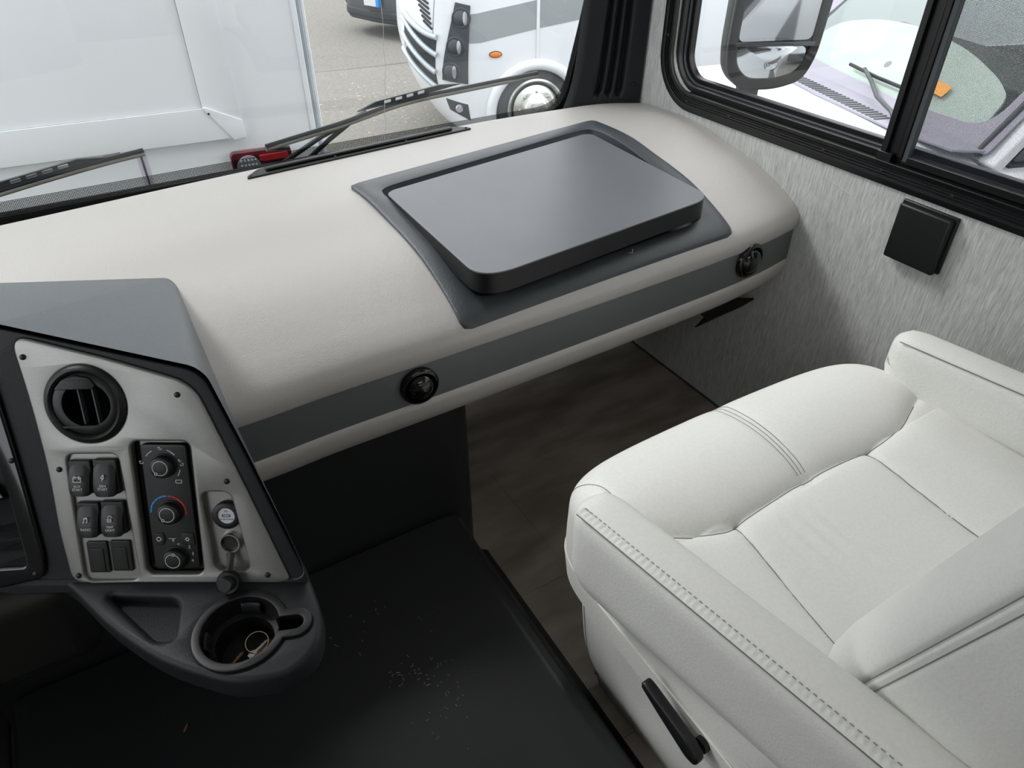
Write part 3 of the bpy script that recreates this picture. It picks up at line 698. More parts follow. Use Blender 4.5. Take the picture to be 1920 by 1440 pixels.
# display cluster at far left, glossy black frame standing in the same face
cl = plate('display_bezel', rpoly(mm([(-420, 262), (-172, 244), (-158, 141), (-147, 30), (-150, 6), (-205, -8), (-420, -30)]), [.01, .02, .04, .02, .012, .02, .01], 6), 'gloss', pod, frN, .0, .010, [rpoly(mm([(-410, 225), (-190, 205), (-176, 115), (-167, 20), (-410, 2)]), .006)], .003)
plate('display_screen', mm([(-410, 226), (-188, 206), (-174, 115), (-165, 18), (-410, 0)]), 'gloss', cl, frN, -.002, .004)
plate('display_ledge', rpoly(mm([(-260, 118), (-186, 116), (-178, 100), (-188, 96), (-260, 98)]), .003), 'gloss', cl, frN, .004, .011, (), .001)
for (u, v) in [(-.1635, .1428), (-.159, .0114), (-.187, .100)]: screw(frN, u, v, .0095, cl, .003)
# steering-column shroud and lower body under the pod
box('column_shroud', (-.75, .69, .445), (-.17, 1.0, .59), 'black', pod, .03, 4)

# ================================================================== ENGINE COVER
ec = thing('engine_cover', (.05, .6, 0), 'black moulded engine cover between the front seats under the dashboard', 'engine cover')
ZE = .15
secR = [(.430, ZE-.016), (.418, ZE-.006), (.400, ZE-.001), (.38, ZE)]
def cov(u, v):
    y = lerp(-.5, .925, v)
    prof = [(-.435, 0), (-.420, .05), (-.392, ZE-.03), (-.380, ZE-.010), (-.362, ZE-.002), (-.34, ZE), (-.1, ZE-.003), (.1, ZE-.003), (.36, ZE), (.395, ZE-.002), (.415, ZE-.010), (.428, ZE-.03), (.452, .05), (.470, .012), (.482, .004), (.486, 0)]
    k = u*(len(prof)-1); i = min(int(k), len(prof)-2); t = k-i; a, b = prof[i], prof[i+1]
    x, z = lerp(a[0], b[0], t), lerp(a[1], b[1], t)
    if z > .1:
        z += .012*max(0, (y-.80)/.125)**1.5 if y > .80 else 0
    return Vector((x, y, z))
grid('cover_lid', cov, 75, 60, 'cover', ec, angle=60)
def tall(u, v):
    z = lerp(0, .44, v); f = .022*(1-v)
    xs = []
    pts = [(-.43, 1.45), (-.425-.3*0, 1.0)]
    pts += [(-.36-.065*cos(a), .998-.058*sin(a)) for a in [pi/2*i/6 for i in range(0, 7)]]
    pts += [(.41+.068*sin(a), .998-.058*cos(a)) for a in [pi/2*i/8 for i in range(0, 9)]]
    pts += [(.482, 1.1), (.486, 1.45)]
    k = u*(len(pts)-1); i = min(int(k), len(pts)-2); t = k-i; a, b = pts[i], pts[i+1]
    return Vector((lerp(a[0], b[0], t), lerp(a[1], b[1], t)-f*.5, z))
grid('cover_riser', tall, 72, 12, 'cover', ec, angle=60)
# crumbs and dry bits on the lid
vs, fs = [], []
spots = [(.18, .79, 8), (.229, .63, 18), (.18, .65, 22), (.323, .694, 9), (.29, .72, 10), (.25, .58, 10), (.20, .55, 12), (.094, .90, 2), (.30, .83, 5), (.12, .75, 5), (.33, .60, 4)]
for sx, sy, n in spots:
    for _ in range(n):
        x, y = random.gauss(sx, .022), random.gauss(sy, .022); a = random.random()*pi; L_ = random.uniform(.0008, .0032); z = ZE-.0015
        if not (-.3 < x < .39 and y < .9): continue
        d = Vector((cos(a), sin(a), 0))*L_; q = Vector((-sin(a), cos(a), 0))*.00035; p = Vector((x, y, z)); b = len(vs)
        vs += [p-d-q, p+d-q, p+d+q, p-d+q, p+Vector((0, 0, .0009))]
        fs += [(b, b+1, b+4), (b+1, b+2, b+4), (b+2, b+3, b+4), (b+3, b, b+4)]
cr_ = mesh('crumbs', vs, fs, 'debris', None, False); reg(cr_, 'pale dust specks and crumbs scattered on the black engine cover', 'crumbs', None, 'stuff')
lf = mesh('leaf_scrap', [(-.155, .745, ZE), (-.147, .752, ZE+.003), (-.149, .744, ZE+.004), (-.156, .738, ZE+.002), (-.152, .742, ZE)], [(0, 1, 2), (0, 2, 3), (1, 4, 2), (2, 4, 3), (0, 3, 4), (0, 4, 1)], 'leaf', None, False)
reg(lf, 'tiny curled brown leaf scrap on the engine cover below the cup holder', 'leaf')
# rubber mat in the driver's footwell
mt = thing('floor_mat', (-.75, .7, 0), 'black ribbed rubber mat in the driver footwell at lower left edge', 'mat')
box('mat_base', (-1.05, .2, .001), (-.438, 1.3, .012), 'rubber', mt, .003)
for i in range(26): box('rib', (-1.03, .24+i*.04, .012), (-.47, .255+i*.04, .017), 'rubber', mt, .002, 1)

# hanging torn flap under the dash beside the wall
fb = mesh('torn_trim_flap', [(1.150, 1.05, .385), (1.22, 1.03, .378), (1.282, 1.0, .372), (1.262, 1.02, .345), (1.215, 1.04, .322), (1.150, 1.05, .305), (1.172, 1.046, .328), (1.152, 1.042, .345)], [(0, 7, 6, 1), (1, 6, 4, 3), (1, 3, 2), (6, 5, 4)], 'black', None, False, solid=.004)
reg(fb, 'ragged black trim flap hanging under the dashboard beside the wall', 'flap')
# black square box on the wall
bx = thing('wall_speaker', (X1, .663, .67), 'square black wall-mounted box under the side window', 'wall box')
box('back_plate', (-.7195, .6165, 0), (-.608, .7265, .007), 'black', bx, .002, 2, frW)
box('cover', (-.7165, .6145, .007), (-.613, .7225, .020), 'black', bx, .004, 3, frW)

# ================================================================== PASSENGER SEAT
seat = thing('passenger_seat', (.73, .3, 0), 'off-white leatherette captain seat with armrests beside the window wall', 'seat')
SX0, SX1, SYF, SYR = .412, 1.066, .600, .10
def outline(th):
    # rounded rectangle plan with a gently bowed front
    c, s = cos(th), sin(th); n = 7.0
    r = (abs(c)**n+abs(s)**n)**(-1/n)
    x, y = r*c, r*s
    return x, y
def seam_d(x, y, pts):
    best = 9
    for i in range(len(pts)-1):
        ax, ay = pts[i]; bx_, by = pts[i+1]; dx, dy = bx_-ax, by-ay; L2 = dx*dx+dy*dy
        t = max(0, min(1, ((x-ax)*dx+(y-ay)*dy)/L2)); d = math.hypot(x-ax-dx*t, y-ay-dy*t); best = min(best, d)
    return best
def cm2(p, k=8): return [(q.x, q.y) for q in catmull([(a, b, 0) for a, b in p], k)]
sA = cm2([(.425, .452), (.477, .435), (.530, .412), (.568, .401), (.590, .403)])+cm2([(.590, .403), (.67, .409), (.739, .413), (.80, .412), (.866, .408)])[1:]+cm2([(.866, .408), (.905, .409), (.955, .416), (1.00, .432), (1.04, .446)])[1:]
sB = [(.590, .403), (.573, .31), (.553, .203), (.545, .12)]
sC = [(.866, .408), (.858, .31), (.850, .216), (.845, .12)]
sD = [[(.742+dx, .640), (.742+dx, .585), (.741+dx*.9, .50), (.739+dx*.8, .414)] for dx in (-.009, 0, .009)]
sE = cm2([(.425, .590), (.445, .575), (.462, .535), (.462, .50), (.455, .46)])
def ztop(x, y):
    z = .532
    # front bolster crown
    if y > .41:
        t = (y-.41)/.19; z += .020*sin(min(1, t*1.05)*pi)**.8 if t < 1 else 0
    else:
        xc = (x-.728)/.14
        if abs(xc) > 1: z += .008*min(1, (abs(xc)-1)*1.4)   # side bolsters rise a little
        z -= .004*sin(max(0, min(1, (.41-y)/.25))*pi)
    for s_, dp, wd in ((sA, .010, .013), (sB if y < .41 else [(9, 9), (9.1, 9)], .007, .009), (sC if y < .41 else [(9, 9), (9.1, 9)], .007, .009)):
        d = seam_d(x, y, s_); z -= dp*exp(-(d/wd)) if d < .05 else 0
    if y > .40:
        for k, q in enumerate(sD):
            d = abs(x-.7405-(-.009, 0, .009)[k]*.9); z -= .0022*exp(-(d/.0028)**2)
        z -= .004*exp(-((x-.7405)/.022)**2)
        d = seam_d(x, y, sE); z -= .0025*exp(-(d/.004)**2)
    # soft wrinkles near the seam
    if .24 < y < .41 and .60 < x < .72:
        z -= .0016*sin((x-.60)/.12*pi)*sin((.41-y)/.17*pi)*(.5+.5*sin((x-.60)*2*pi/.026+y*6))
    return z
def cush(ix, iy, N=150):
    a, b = ix/N*2-1, iy/N*2-1
    s = max(abs(a), abs(b))
    if s < 1e-6: th = 0
    else: th = atan2(b, a)
    ox, oy = outline(th)
    cx, cy = (SX0+SX1)/2, (SYF+SYR)/2; hx, hy = (SX1-SX0)/2, (SYF-SYR)/2
    # radial parameter -> plan scale and drop
    r = .038
    if s < .80: k = s/.80*(1-r/hx); drop = 0
    elif s < .90:
        t = (s-.80)/.10*pi/2; k = 1-r/hx+r/hx*sin(t); drop = r*(1-cos(t))
    else:
        t = (s-.90)/.10; k = 1+.004*sin(pi*t)-.03*max(0, t-.75)*4*.25; drop = r+t*.135
    x = cx+hx*ox*k; y = cy+hy*oy*k
    if y > cy: y += .012*(1-((x-cx)/hx)**2)*min(1, (y-cy)/hy)   # bowed front
    xi = cx+hx*ox*min(k, 1-.4*r/hx); yi = cy+hy*oy*min(k, 1-.4*r/hx)
    zt = ztop(xi, yi)
    zr = .532 if s > .90 else zt
    wt = 0 if s < .8 else min(1, (s-.80)/.10)
    return Vector((x, y, lerp(zt, .536, wt)-drop))
NC = 240
vs = [cush(i, j, NC) for j in range(NC+1) for i in range(NC+1)]; W = NC+1
fs = [(j*W+i, j*W+i+1, (j+1)*W+i+1, (j+1)*W+i) for j in range(NC) for i in range(NC)]
cu_ = mesh('seat_cushion', vs, fs, 'seat', seat, angle=80)
from mathutils.bvhtree import BVHTree
BV = BVHTree.FromPolygons([v.co for v in cu_.data.vertices], [tuple(p.vertices) for p in cu_.data.polygons])
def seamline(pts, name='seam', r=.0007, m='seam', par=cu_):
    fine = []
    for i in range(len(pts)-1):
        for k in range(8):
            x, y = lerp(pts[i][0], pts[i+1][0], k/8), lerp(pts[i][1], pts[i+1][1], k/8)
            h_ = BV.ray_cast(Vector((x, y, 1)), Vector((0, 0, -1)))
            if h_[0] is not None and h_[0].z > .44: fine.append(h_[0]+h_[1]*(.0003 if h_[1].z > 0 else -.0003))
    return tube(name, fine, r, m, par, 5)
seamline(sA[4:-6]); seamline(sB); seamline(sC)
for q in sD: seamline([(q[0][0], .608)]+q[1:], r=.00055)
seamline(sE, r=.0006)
# piping round the cushion side, lower edge
def rimpt(th, k, z):
    ox, oy = outline(th); cx, cy = (SX0+SX1)/2, (SYF+SYR)/2; hx, hy = (SX1-SX0)/2, (SYF-SYR)/2
    x = cx+hx*ox*k; y = cy+hy*oy*k
    if y > cy: y += .012*(1-((x-cx)/hx)**2)*min(1, (y-cy)/hy)
    return Vector((x, y, z))
def rimpath(k, z):
    P = [Vector((rimpt(pi, k, 0).x, lerp(-.25, .34, i/12), z)) for i in range(12)]
    return P+[rimpt(radians(a), k, z) for a in [180-i*2 for i in range(91)]]
pp = rimpath(1.006, .415)
tube('piping', pp, .0013, 'thread', seat, 6)
# lower cushion band below the piping
BPATH = rimpath(1.0, 0)
def band(u, v):
    pl = BPATH
    k = u*(len(pl)-1); i = min(int(k), len(pl)-2); p = pl[i].lerp(pl[i+1], k-i)
    z0 = .36; z1 = .445
    t = v; c = Vector((.73, .25, 0)); ins_ = .0+.035*(1-t)**2
    d = (c-p); d.z = 0; d.normalize()
    q = p+d*ins_*1.0; q.z = lerp(z0, z1, t); return q
grid('cushion_band', band, 120, 8, 'seat', seat, angle=70)
# skirt to the floor, wrapping the pedestal
def skirt(u, v):
    pl = [Vector((.452, lerp(-.35, .52, i/16), 0)) for i in range(17)]+[Vector((.452+.03*(1-cos(a)), .52+.03*sin(a), 0)) for a in [pi/2*i/6 for i in range(1, 7)]]+[Vector((.98, .55, 0)), Vector((1.0, .5, 0)), Vector((1.0, 0, 0))]
    k = u*(len(pl)-1); i = min(int(k), len(pl)-2); p = pl[i].lerp(pl[i+1], k-i)
    z = lerp(.02+.0*p.y, .385, v); bul = .010*sin(pi*v)+.006*noise.noise(Vector((p.y*7, v*3, 0)))
    if p.x < .5: p.x -= bul+.012*(v)
    hem = .06*max(0, (.50-p.y))*(1-v)*.8
    if p.x < .5: z += hem; p.x += .052*(1-v)**1.5
    p.z = z; return p
grid('skirt', skirt, 110, 30, 'seat', seat, angle=70)
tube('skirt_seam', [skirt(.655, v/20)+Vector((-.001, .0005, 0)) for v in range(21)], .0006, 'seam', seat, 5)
box('pedestal', (.52, -.2, 0), (.95, .48, .36), 'black', seat, .02)
# armrests
def arm(name, front, rear, w_, h_, ztop_, tilt=0, taper=0):
    f = Vector(front); r = Vector(rear); ax = (r-f); L = ax.length; ax.normalize(); lat = Vector((ax.y, -ax.x, 0)).normalized()
    if lat.x > 0: lat = -lat            # lat points to -x (outer side on the left arm)
    N, K = 44, 36
    vs = []
    for i in range(N+1):
        t = i/N
        # ease the front end
        e = min(1, t/.085); sc = sqrt(max(0, 1-(1-e)**2)); sc = .55+.45*sc if i > 0 else .5
        e2 = min(1, (1-t)/.05); 
        c = f+ax*(t*L)
        hh = h_*(1-taper*t)
        for j in range(K):
            a = 2*pi*j/K; n = 6
            ca, sa = cos(a), sin(a); rr = (abs(ca)**n+abs(sa)**n)**(-1/n)
            px, pz = rr*ca*w_/2, rr*sa*hh/2
            crown = .004*(1-(px/(w_/2))**2) if pz > 0 else 0
            zz = ztop_+tilt*t-hh/2+pz*(sc**.35)+crown
            if e < 1 and pz < 0: zz += hh*.22*(1-e)**2
            vs.append(c+lat*px*sc+Vector((0, 0, zz)))
    fs = [(i*K+j, i*K+(j+1) % K, (i+1)*K+(j+1) % K, (i+1)*K+j) for i in range(N) for j in range(K)]
    fs += [tuple(range(K)), tuple(range(N*K, (N+1)*K))]
    return mesh(name, vs, fs, 'seat', seat, angle=60), f, ax, lat, L
aL, f, ax, lat, L_ = arm('armrest', (.400, .492, 0), (.487, -.06, 0), .072, .136, .607)
def stitch_line(par, f, ax, lat, L, off, ztop_, t0, t1, gap=.0075, ln=.0042):
    vs, fs = [], []
    n = int((t1-t0)*L/gap)
    for i in range(n):
        c = f+ax*(t0*L+i*gap)+lat*off+Vector((0, 0, ztop_)); b = len(vs)
        for dx in (-ln/2, ln/2):
            for dy, dz_ in ((-.0006, 0), (0, .0009), (.0006, 0)):
                vs.append(c+ax*dx+lat*dy+Vector((0, 0, dz_)))
        fs += [(b, b+3, b+4, b+1), (b+1, b+4, b+5, b+2), (b, b+1, b+2), (b+3, b+5, b+4)]
    o = mesh('stitching', vs, fs, 'seam', par, False); o['kind'] = 'stuff'; return o
for off, r in ((.0335, .0009), (.0215, .0007)):
    zz = .6055 if off > .03 else .6085
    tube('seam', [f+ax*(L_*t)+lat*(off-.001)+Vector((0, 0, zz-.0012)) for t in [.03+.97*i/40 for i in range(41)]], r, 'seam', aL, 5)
stitch_line(aL, f, ax, lat, L_, .0205, .6093, .04, 1)
# puckered top band between the seams
def puck(u, v):
    s = f+ax*(L_*(.03+.97*u)); o = lerp(.0215, .0335, v)
    z = (.6090 if v < 1 else .6070)+.0016*sin(pi*v)*(.6+.4*sin(u*L_*2*pi/.0085))
    return s+lat*o+Vector((0, 0, z))
grid('stitched_band', puck, 240, 5, 'seat', aL)
aR, f2, ax2, lat2, L2 = arm('armrest', (1.056, .522, 0), (1.118, .02, 0), .068, .098, .616, .012, -.45)
tube('seam', [f2+ax2*(L2*t)+lat2*.030+Vector((0, 0, .6135+.012*t)) for t in [.03+.97*i/40 for i in range(41)]], .0009, 'seam', aR, 5)
# backrest
def backsec(z):
    cy = .136-.30*(z-.53); hw = .236+.012*sin(min(1, max(0, (z-.5)/.5))*pi); th = .083
    return cy, hw, th
def backr(u, v):
    z = lerp(.40, 1.22, v); cy, hw, th = backsec(z)
    a = 2*pi*u; n = 3.4; ca, sa = cos(a), sin(a); rr = (abs(ca)**n+abs(sa)**n)**(-1/n)
    x = .735+hw*rr*ca; y = cy+(th if sa > 0 else .15)*rr*sa
    if sa > 0:  # front: bolsters at the sides, hollow in the middle
        y += .015*abs(ca)**1.5*sa
    e = min(1, (1-v)/.08); s = .5+.5*sqrt(max(0, 1-(1-e)**2)); x = .735+(x-.735)*s
    e3 = min(1, v/.06); y = cy+(y-cy)*(.90+.10*e3)
    # groove where the front panel meets the side gusset
    g = exp(-((u-.445)/.004)**2)*.0045+exp(-((u-.462)/.003)**2)*.003
    p = Vector((x, y, z)); c = Vector((.735, cy, z)); d = (p-c).normalized(); return p-d*g
bk = grid('backrest', backr, 200, 60, 'seat', seat, angle=70)
for uu, dx in ((.445, .0034), (.462, .0024)):
    tube('seam', [backr(uu, v/60)+Vector((-dx, 0, 0)) for v in range(1, 52)], .0006, 'seam', bk, 5)
# recline lever
lv_pts = rpoly([(-.006, .010), (.004, .0125), (.075, .012), (.098, .002), (.100, -.012), (.085, -.018), (.03, -.008), (-.004, .000)], .006)
frR = frame((.392, .325, .418), Vector((.02, -1, -.22)), Vector((0, -.22, 1)))
lv = plate('recline_lever', lv_pts, 'black', seat, frame((.388, .325, .423), Vector((0.05, -.98, -.20)), Vector((0, -.20, .98))), -.006, .009, (), .004)
lathe('lever_pivot', [(.010, -.012), (.010, -.004), (.0001, -.003)], frame((.400, .243, .398), (0, -1, 0), (0, 0, 1)), 'black', lv, 20)

# ================================================================== OUTSIDE
GZ = -.95
gd = mesh('ground', [(-40, -20, GZ), (60, -20, GZ), (60, 60, GZ), (-40, 60, GZ)], [(0, 1, 2, 3)], 'asphalt'); reg(gd, 'weathered grey asphalt of the parking lot', None, None, 'structure')
# crack lines in the asphalt are a single seam strip
tube('tar_seam', [(1.9, 9.3, GZ+.001), (2.6, 9.25, GZ+.001), (3.4, 9.15, GZ+.001), (4.6, 9.1, GZ+.001)], .012, 'dgrey', gd, 5, flat=.1, up=(0, 0, 1))
gr_, gfs = [], []
for _ in range(140):
    x, y = random.gauss(2.9, .35), random.gauss(7.6, .55); s = random.uniform(.006, .016); b = len(gr_)
    gr_ += [Vector((x-s, y-s*.6, GZ)), Vector((x+s, y-s*.5, GZ)), Vector((x+s*.7, y+s*.8, GZ)), Vector((x-s*.6, y+s*.7, GZ)), Vector((x, y, GZ+s*.6))]
    gfs += [(b, b+1, b+4), (b+1, b+2, b+4), (b+2, b+3, b+4), (b+3, b, b+4)]
reg(mesh('gravel', gr_, gfs, 'kerb', None, False), 'scattered pale gravel bits on the asphalt', 'gravel', None, 'stuff')
# ---- white trailer right in front
azt = radians(96.2); f1 = Vector((sin(azt), cos(azt), 0)); fn_ = Vector((cos(azt), -sin(azt), 0))
frT = frame((.526, 2.684, 0), f1, (0, 0, 1))     # normal f1 x z
if frT[3].dot(Vector((0, -1, 0))) < 0: frT = (frT[0], frT[1], frT[2], -frT[3])
tr = thing('box_trailer', (.0, 3.2, GZ), 'white box trailer parked close in front of the windshield', 'trailer')
box('trailer_body', (-2.3, -.55, -2.6), (.20, 2.2, -.001), 'whitep', tr, .01, 2, frT)
box('corner_trim', (.195, -.56, -.05), (.212, 2.2, .006), 'whitep', tr, .003, 2, frT)
box('corner_trim', (.213, -.56, -.06), (.226, 2.2, .002), 'greytrim', tr, .003, 2, frT)
box('corner_trim', (.227, -.56, -.06), (.240, 2.2, -.004), 'whitep', tr, .003, 2, frT)
plate('door_frame', [(-2.2, .435), (-.04, .435), (-.04, 2.1), (-2.2, 2.1)], 'whitep', tr, frT, 0, .022, [[(-2.2+.1, .545), (-.158, .545), (-.158, 2.0), (-2.1, 2.0)]], .002)
plate('door_panel', [(-2.2, .545), (-.160, .545), (-.160, 2.0), (-2.2, 2.0)], 'whitep', tr, frT, 0, .012)
tube('panel_shadow_gap', [fp(frT, -2.2, .545, .016), fp(frT, -.159, .545, .016), fp(frT, -.159, 2.0, .016)], .0018, 'greyp', tr, 4)
cpp = plate('corner_plate', [(-.158, .548), (-.150, .549), (-.046, .497), (-.040, .494), (-.038, .436), (-.078, .430)], 'whitep', tr, frT, .022, .027, (), .001)
screw(frT, -.143, .527, .027, cpp, .004, 'screw', 'steel')
tube('panel_joint', [fp(frT, -.390, .43, .001), fp(frT, -.390, -.5, .001)], .0035, 'dgrey', tr, 5)
plate('joint_cover', [(-.405, -.5), (-.375, -.5), (-.375, .43), (-.405, .43)], 'lilac', tr, frT, -.001, .0006)
lm = plate('tail_lamp', rrect(-.108, .18, .107, .386, .018), 'redlens', tr, frT, 0, .030, (), .006)
plate('reverse_lens', circ(-.050, .330, .042, 28), 'clearlens', lm, frT, .030, .034, (), .001)
for i in range(5):
    for j in range(3): plate('lens_facet', circ(-.074+i*.0125, .322+j*.017, .004, 8), 'whitep', lm, frT, .034, .036)
plate('red_reflector', rrect(-.01, .345, .095, .368, .008), 'red', lm, frT, .030, .033, (), .001)

# ---- motorhome
hub = Vector((3.418, 5.348, -.551)); az = radians(110)
e1 = Vector((sin(az), cos(az), 0)); e2 = Vector((-cos(az), sin(az), 0))
mh = thing('motorhome', (hub.x, hub.y, GZ), 'white motorhome with grey side stripe and stacked headlights beyond the windshield', 'motorhome')
frM = (hub*1, e1, Vector((0, 0, 1)), -e2); frM[0].z = 0          # u rearwards, v = z, w towards us
plan = catmull([(-.50, 0, 0), (-.60, .008, 0), (-.70, .035, 0), (-.80, .085, 0), (-.90, .17, 0), (-.985, .29, 0), (-1.04, .45, 0), (-1.065, .70, 0), (-1.07, 1.1, 0), (-1.06, 1.5, 0), (-.98, 1.95, 0), (-.8, 2.15, 0), (-.5, 2.2, 0)], 6)
def plan_at(a):
    for i in range(len(plan)-1):
        if plan[i].x >= a >= plan[i+1].x and plan[i].y < 1.0:
            t = (plan[i].x-a)/max(1e-6, plan[i].x-plan[i+1].x); return plan[i].lerp(plan[i+1], t).y
    return 0
def tuck(z): return smooth_interp(z, [-.80, -.72, -.654, -.479, -.263, -.06, .32, .8, 2.0], [.36, .30, .24, .12, .03, 0, .03, .10, .45])
def msurf(a, z, off=0):
    b = plan_at(min(a, -.5)) if a < -.5 else 0
    k = max(0, min(1, (-.5-a)/.5)); aa = a+tuck(z)*k
    # outward normal in plan
    b2 = plan_at(a-.02) if a-.02 < -.5 else 0; d = Vector((-.02, b2-b)).normalized(); nn = Vector((d.y, -d.x)) if True else 0
    if nn.y > 0: nn = -nn
    q = Vector((aa, b))+nn*off
    return Vector((hub.x, hub.y, 0))+e1*q.x+e2*q.y+Vector((0, 0, z))
def nose(u, v):
    k = u*(len(plan)-1); i = min(int(k), len(plan)-2); p = plan[i].lerp(plan[i+1], k-i); z = lerp(-.72, 1.6, v**1.0)
    kk = max(0, min(1, (-.5-p.x)/.5)); return Vector((hub.x, hub.y, 0))+e1*(p.x+tuck(z)*kk)+e2*(p.y)+Vector((0, 0, z))
grid('nose_cap', nose, 90, 40, 'white', mh, angle=60)
arcin = [(.355*cos(a), -.58+.355*sin(a)) for a in [pi*i/24 for i in range(25)]]
side = [(-.51, -.72), (-.355, -.72)]+[(x, z) for x, z in reversed(arcin)]+[(.355, -.72), (5, -.72), (5, 1.9), (-.51, 1.9)]
plate('side_panel', side, 'white', mh, frM, -.02, 0)
def archp(u, v):
    a = pi*(1-u)*1.0; aa = lerp(-.25, pi+.25, 1-u); th = v*pi; r = .395+.045*cos(th); return fp(frM, r*cos(aa), -.58+r*sin(aa), .002+.045*sin(th))
grid('wheel_arch', archp, 48, 10, 'white', mh)
box('wheel_well', (-.40, -.75, -.35), (.42, -.15, -.022), 'well', mh, 0, 1, frM)
ty = lathe('wheel', [(.20, -.16), (.34, -.16), (.375, -.13), (.38, -.06), (.365, -.02), (.34, -.008), (.24, -.01)], frM, 'tyre', mh, 48, 0, -.551)
lathe('hubcap', [(.245, -.018), (.250, -.004), (.235, .002), (.220, -.02), (.205, -.028), (.185, -.015), (.165, .002), (.14, .010), (.125, .014), (.105, .03), (.09, .05), (.06, .062), (.0001, .066)], frM, 'hubchrome', ty, 48, 0, -.551)
for k in range(8): lathe('lug_nut', [(.010, .0), (.010, .022), (.0001, .026)], frM, 'hubchrome', ty, 8, .15*cos(k*pi/4), -.551+.15*sin(k*pi/4))
plate('side_stripe', [(-.50, -.003), (-.47, -.002), (-.04, .078), (-.014, .083), (-.014, .292), (-.50, .210)], 'greyp', mh, frM, 0, .003)
plate('side_stripe', [(.018, .089), (.42, .152), (1.2, .29), (1.2, .50), (.018, .298)], 'greyp', mh, frM, 0, .003)
box('body_joint', (-.012, -.15, 0), (.016, 1.8, .012), 'white', mh, .004, 2, frM)
mklt = plate('marker_lamp', circ(-.350, -.095, .055, 28, ry=.026), 'dgrey', mh, frM, 0, .008, (), .002)
plate('lens', circ(-.350, -.095, .048, 28, ry=.020), 'amber', mklt, frM, .008, .016, (), .003)
def patch(name, q, off, th, m, par, nu=14, nv=10):
    """quad q=[tl,tr,br,bl] in (a,z) laid on the nose surface, with thickness"""
    def pos(u, v, o):
        t = Vector(q[0]).lerp(Vector(q[1]), u); b = Vector(q[3]).lerp(Vector(q[2]), u); p = t.lerp(b, v); return msurf(p.x, p.y, o)
    vs = [pos(i/nu, j/nv, off+th) for j in range(nv+1) for i in range(nu+1)]; W = nu+1; n0 = len(vs)
    vs += [pos(i/nu, j/nv, off-.004) for j in range(nv+1) for i in range(nu+1)]
    fs = [(j*W+i, j*W+i+1, (j+1)*W+i+1, (j+1)*W+i) for j in range(nv) for i in range(nu)]
    rim = [i for i in range(W)]+[j*W+nu for j in range(1, nv+1)]+[nv*W+i for i in range(nu-1, -1, -1)]+[j*W for j in range(nv-1, 0, -1)]
    fs += [(rim[i], rim[(i+1) % len(rim)], n0+rim[(i+1) % len(rim)], n0+rim[i]) for i in range(len(rim))]
    return mesh(name, vs, fs, m, par, angle=40)
hl_ = patch('headlight_panel', [(-.668, .292), (-.548, .268), (-.590, -.316), (-.805, -.290)], .006, .010, 'dgrey', mh, 18, 24)
for (a, z) in [(-.622, .180), (-.672, -.030), (-.722, -.222)]:
    c = msurf(a, z, .004); d = (msurf(a, z, .05)-msurf(a, z, 0)).normalized(); fr = frame(c, Vector((0, 0, 1)).cross(d), (0, 0, 1)); fr = (fr[0], fr[1], fr[2], d)
    h_ = lathe('headlight', [(.076, .0), (.078, .012), (.072, .016), (.066, .002), (.045, -.012), (.0001, -.015)], fr, 'dgrey', hl_, 32)
    lathe('lens', [(.062, .001), (.055, .012), (.035, .022), (.0001, .026)], fr, 'dgrey', h_, 28, -.012, 0)
    plate('reflector', circ(.03, 0, .018, 20, ry=.05), 'clearlens', h_, fr, .014, .024, (), .003)
gp = patch('grille', [(-1.045, .150), (-.815, .030), (-.872, -.375), (-1.055, -.160)], .0, .004, 'well', mh)
for (p0, p1, p2) in [((-1.04, .125), (-.945, -.035), (-.815, -.10)), ((-1.045, .0), (-.950, -.160), (-.845, -.235)), ((-1.05, -.12), (-.985, -.27), (-.866, -.360)), ((-1.04, .17), (-.94, .055), (-.81, .035))]:
    pts = []
    for i in range(15):
        t = i/14; a = (1-t)**2*p0[0]+2*t*(1-t)*p1[0]+t*t*p2[0]; z = (1-t)**2*p0[1]+2*t*(1-t)*p1[1]+t*t*p2[1]; pts.append(msurf(a, z, .022))
    tube('grille_bar', pts, .022, 'greytrim', gp, 8)
for k in range(7):
    z0 = .36-.036*k; pts = [msurf(-.985+.012*k+.10*t-.02*k*t*.3, z0-.055*t, .004) for t in (0, .33, .66, 1)]
    tube('air_slot', pts, .009, 'well', mh, 6)
patch('side_stripe', [(-.552, .206), (-.497, .211), (-.497, -.003), (-.570, -.003)], .0, .004, 'greyp', mh, 4, 8)
patch('fog_lamp_recess', [(-.832, -.446), (-.617, -.484), (-.622, -.620), (-.840, -.546)], .0, .003, 'dgrey', mh)
c = msurf(-.72, -.52, .006); lathe('fog_lamp', [(.035, 0), (.030, .01), (.0001, .014)], (c, e1, Vector((0, 0, 1)), -e2), 'clearlens', mh, 20)
patch('corner_seam', [(-.800, 1.2), (-.792, 1.2), (-.862, -.42), (-.870, -.42)], .0, .001, 'greyp', mh, 2, 20)
box('far_side', (-.5, -.70, -2.2), (5, 1.9, -.36), 'white', mh, .02, 1, frM)

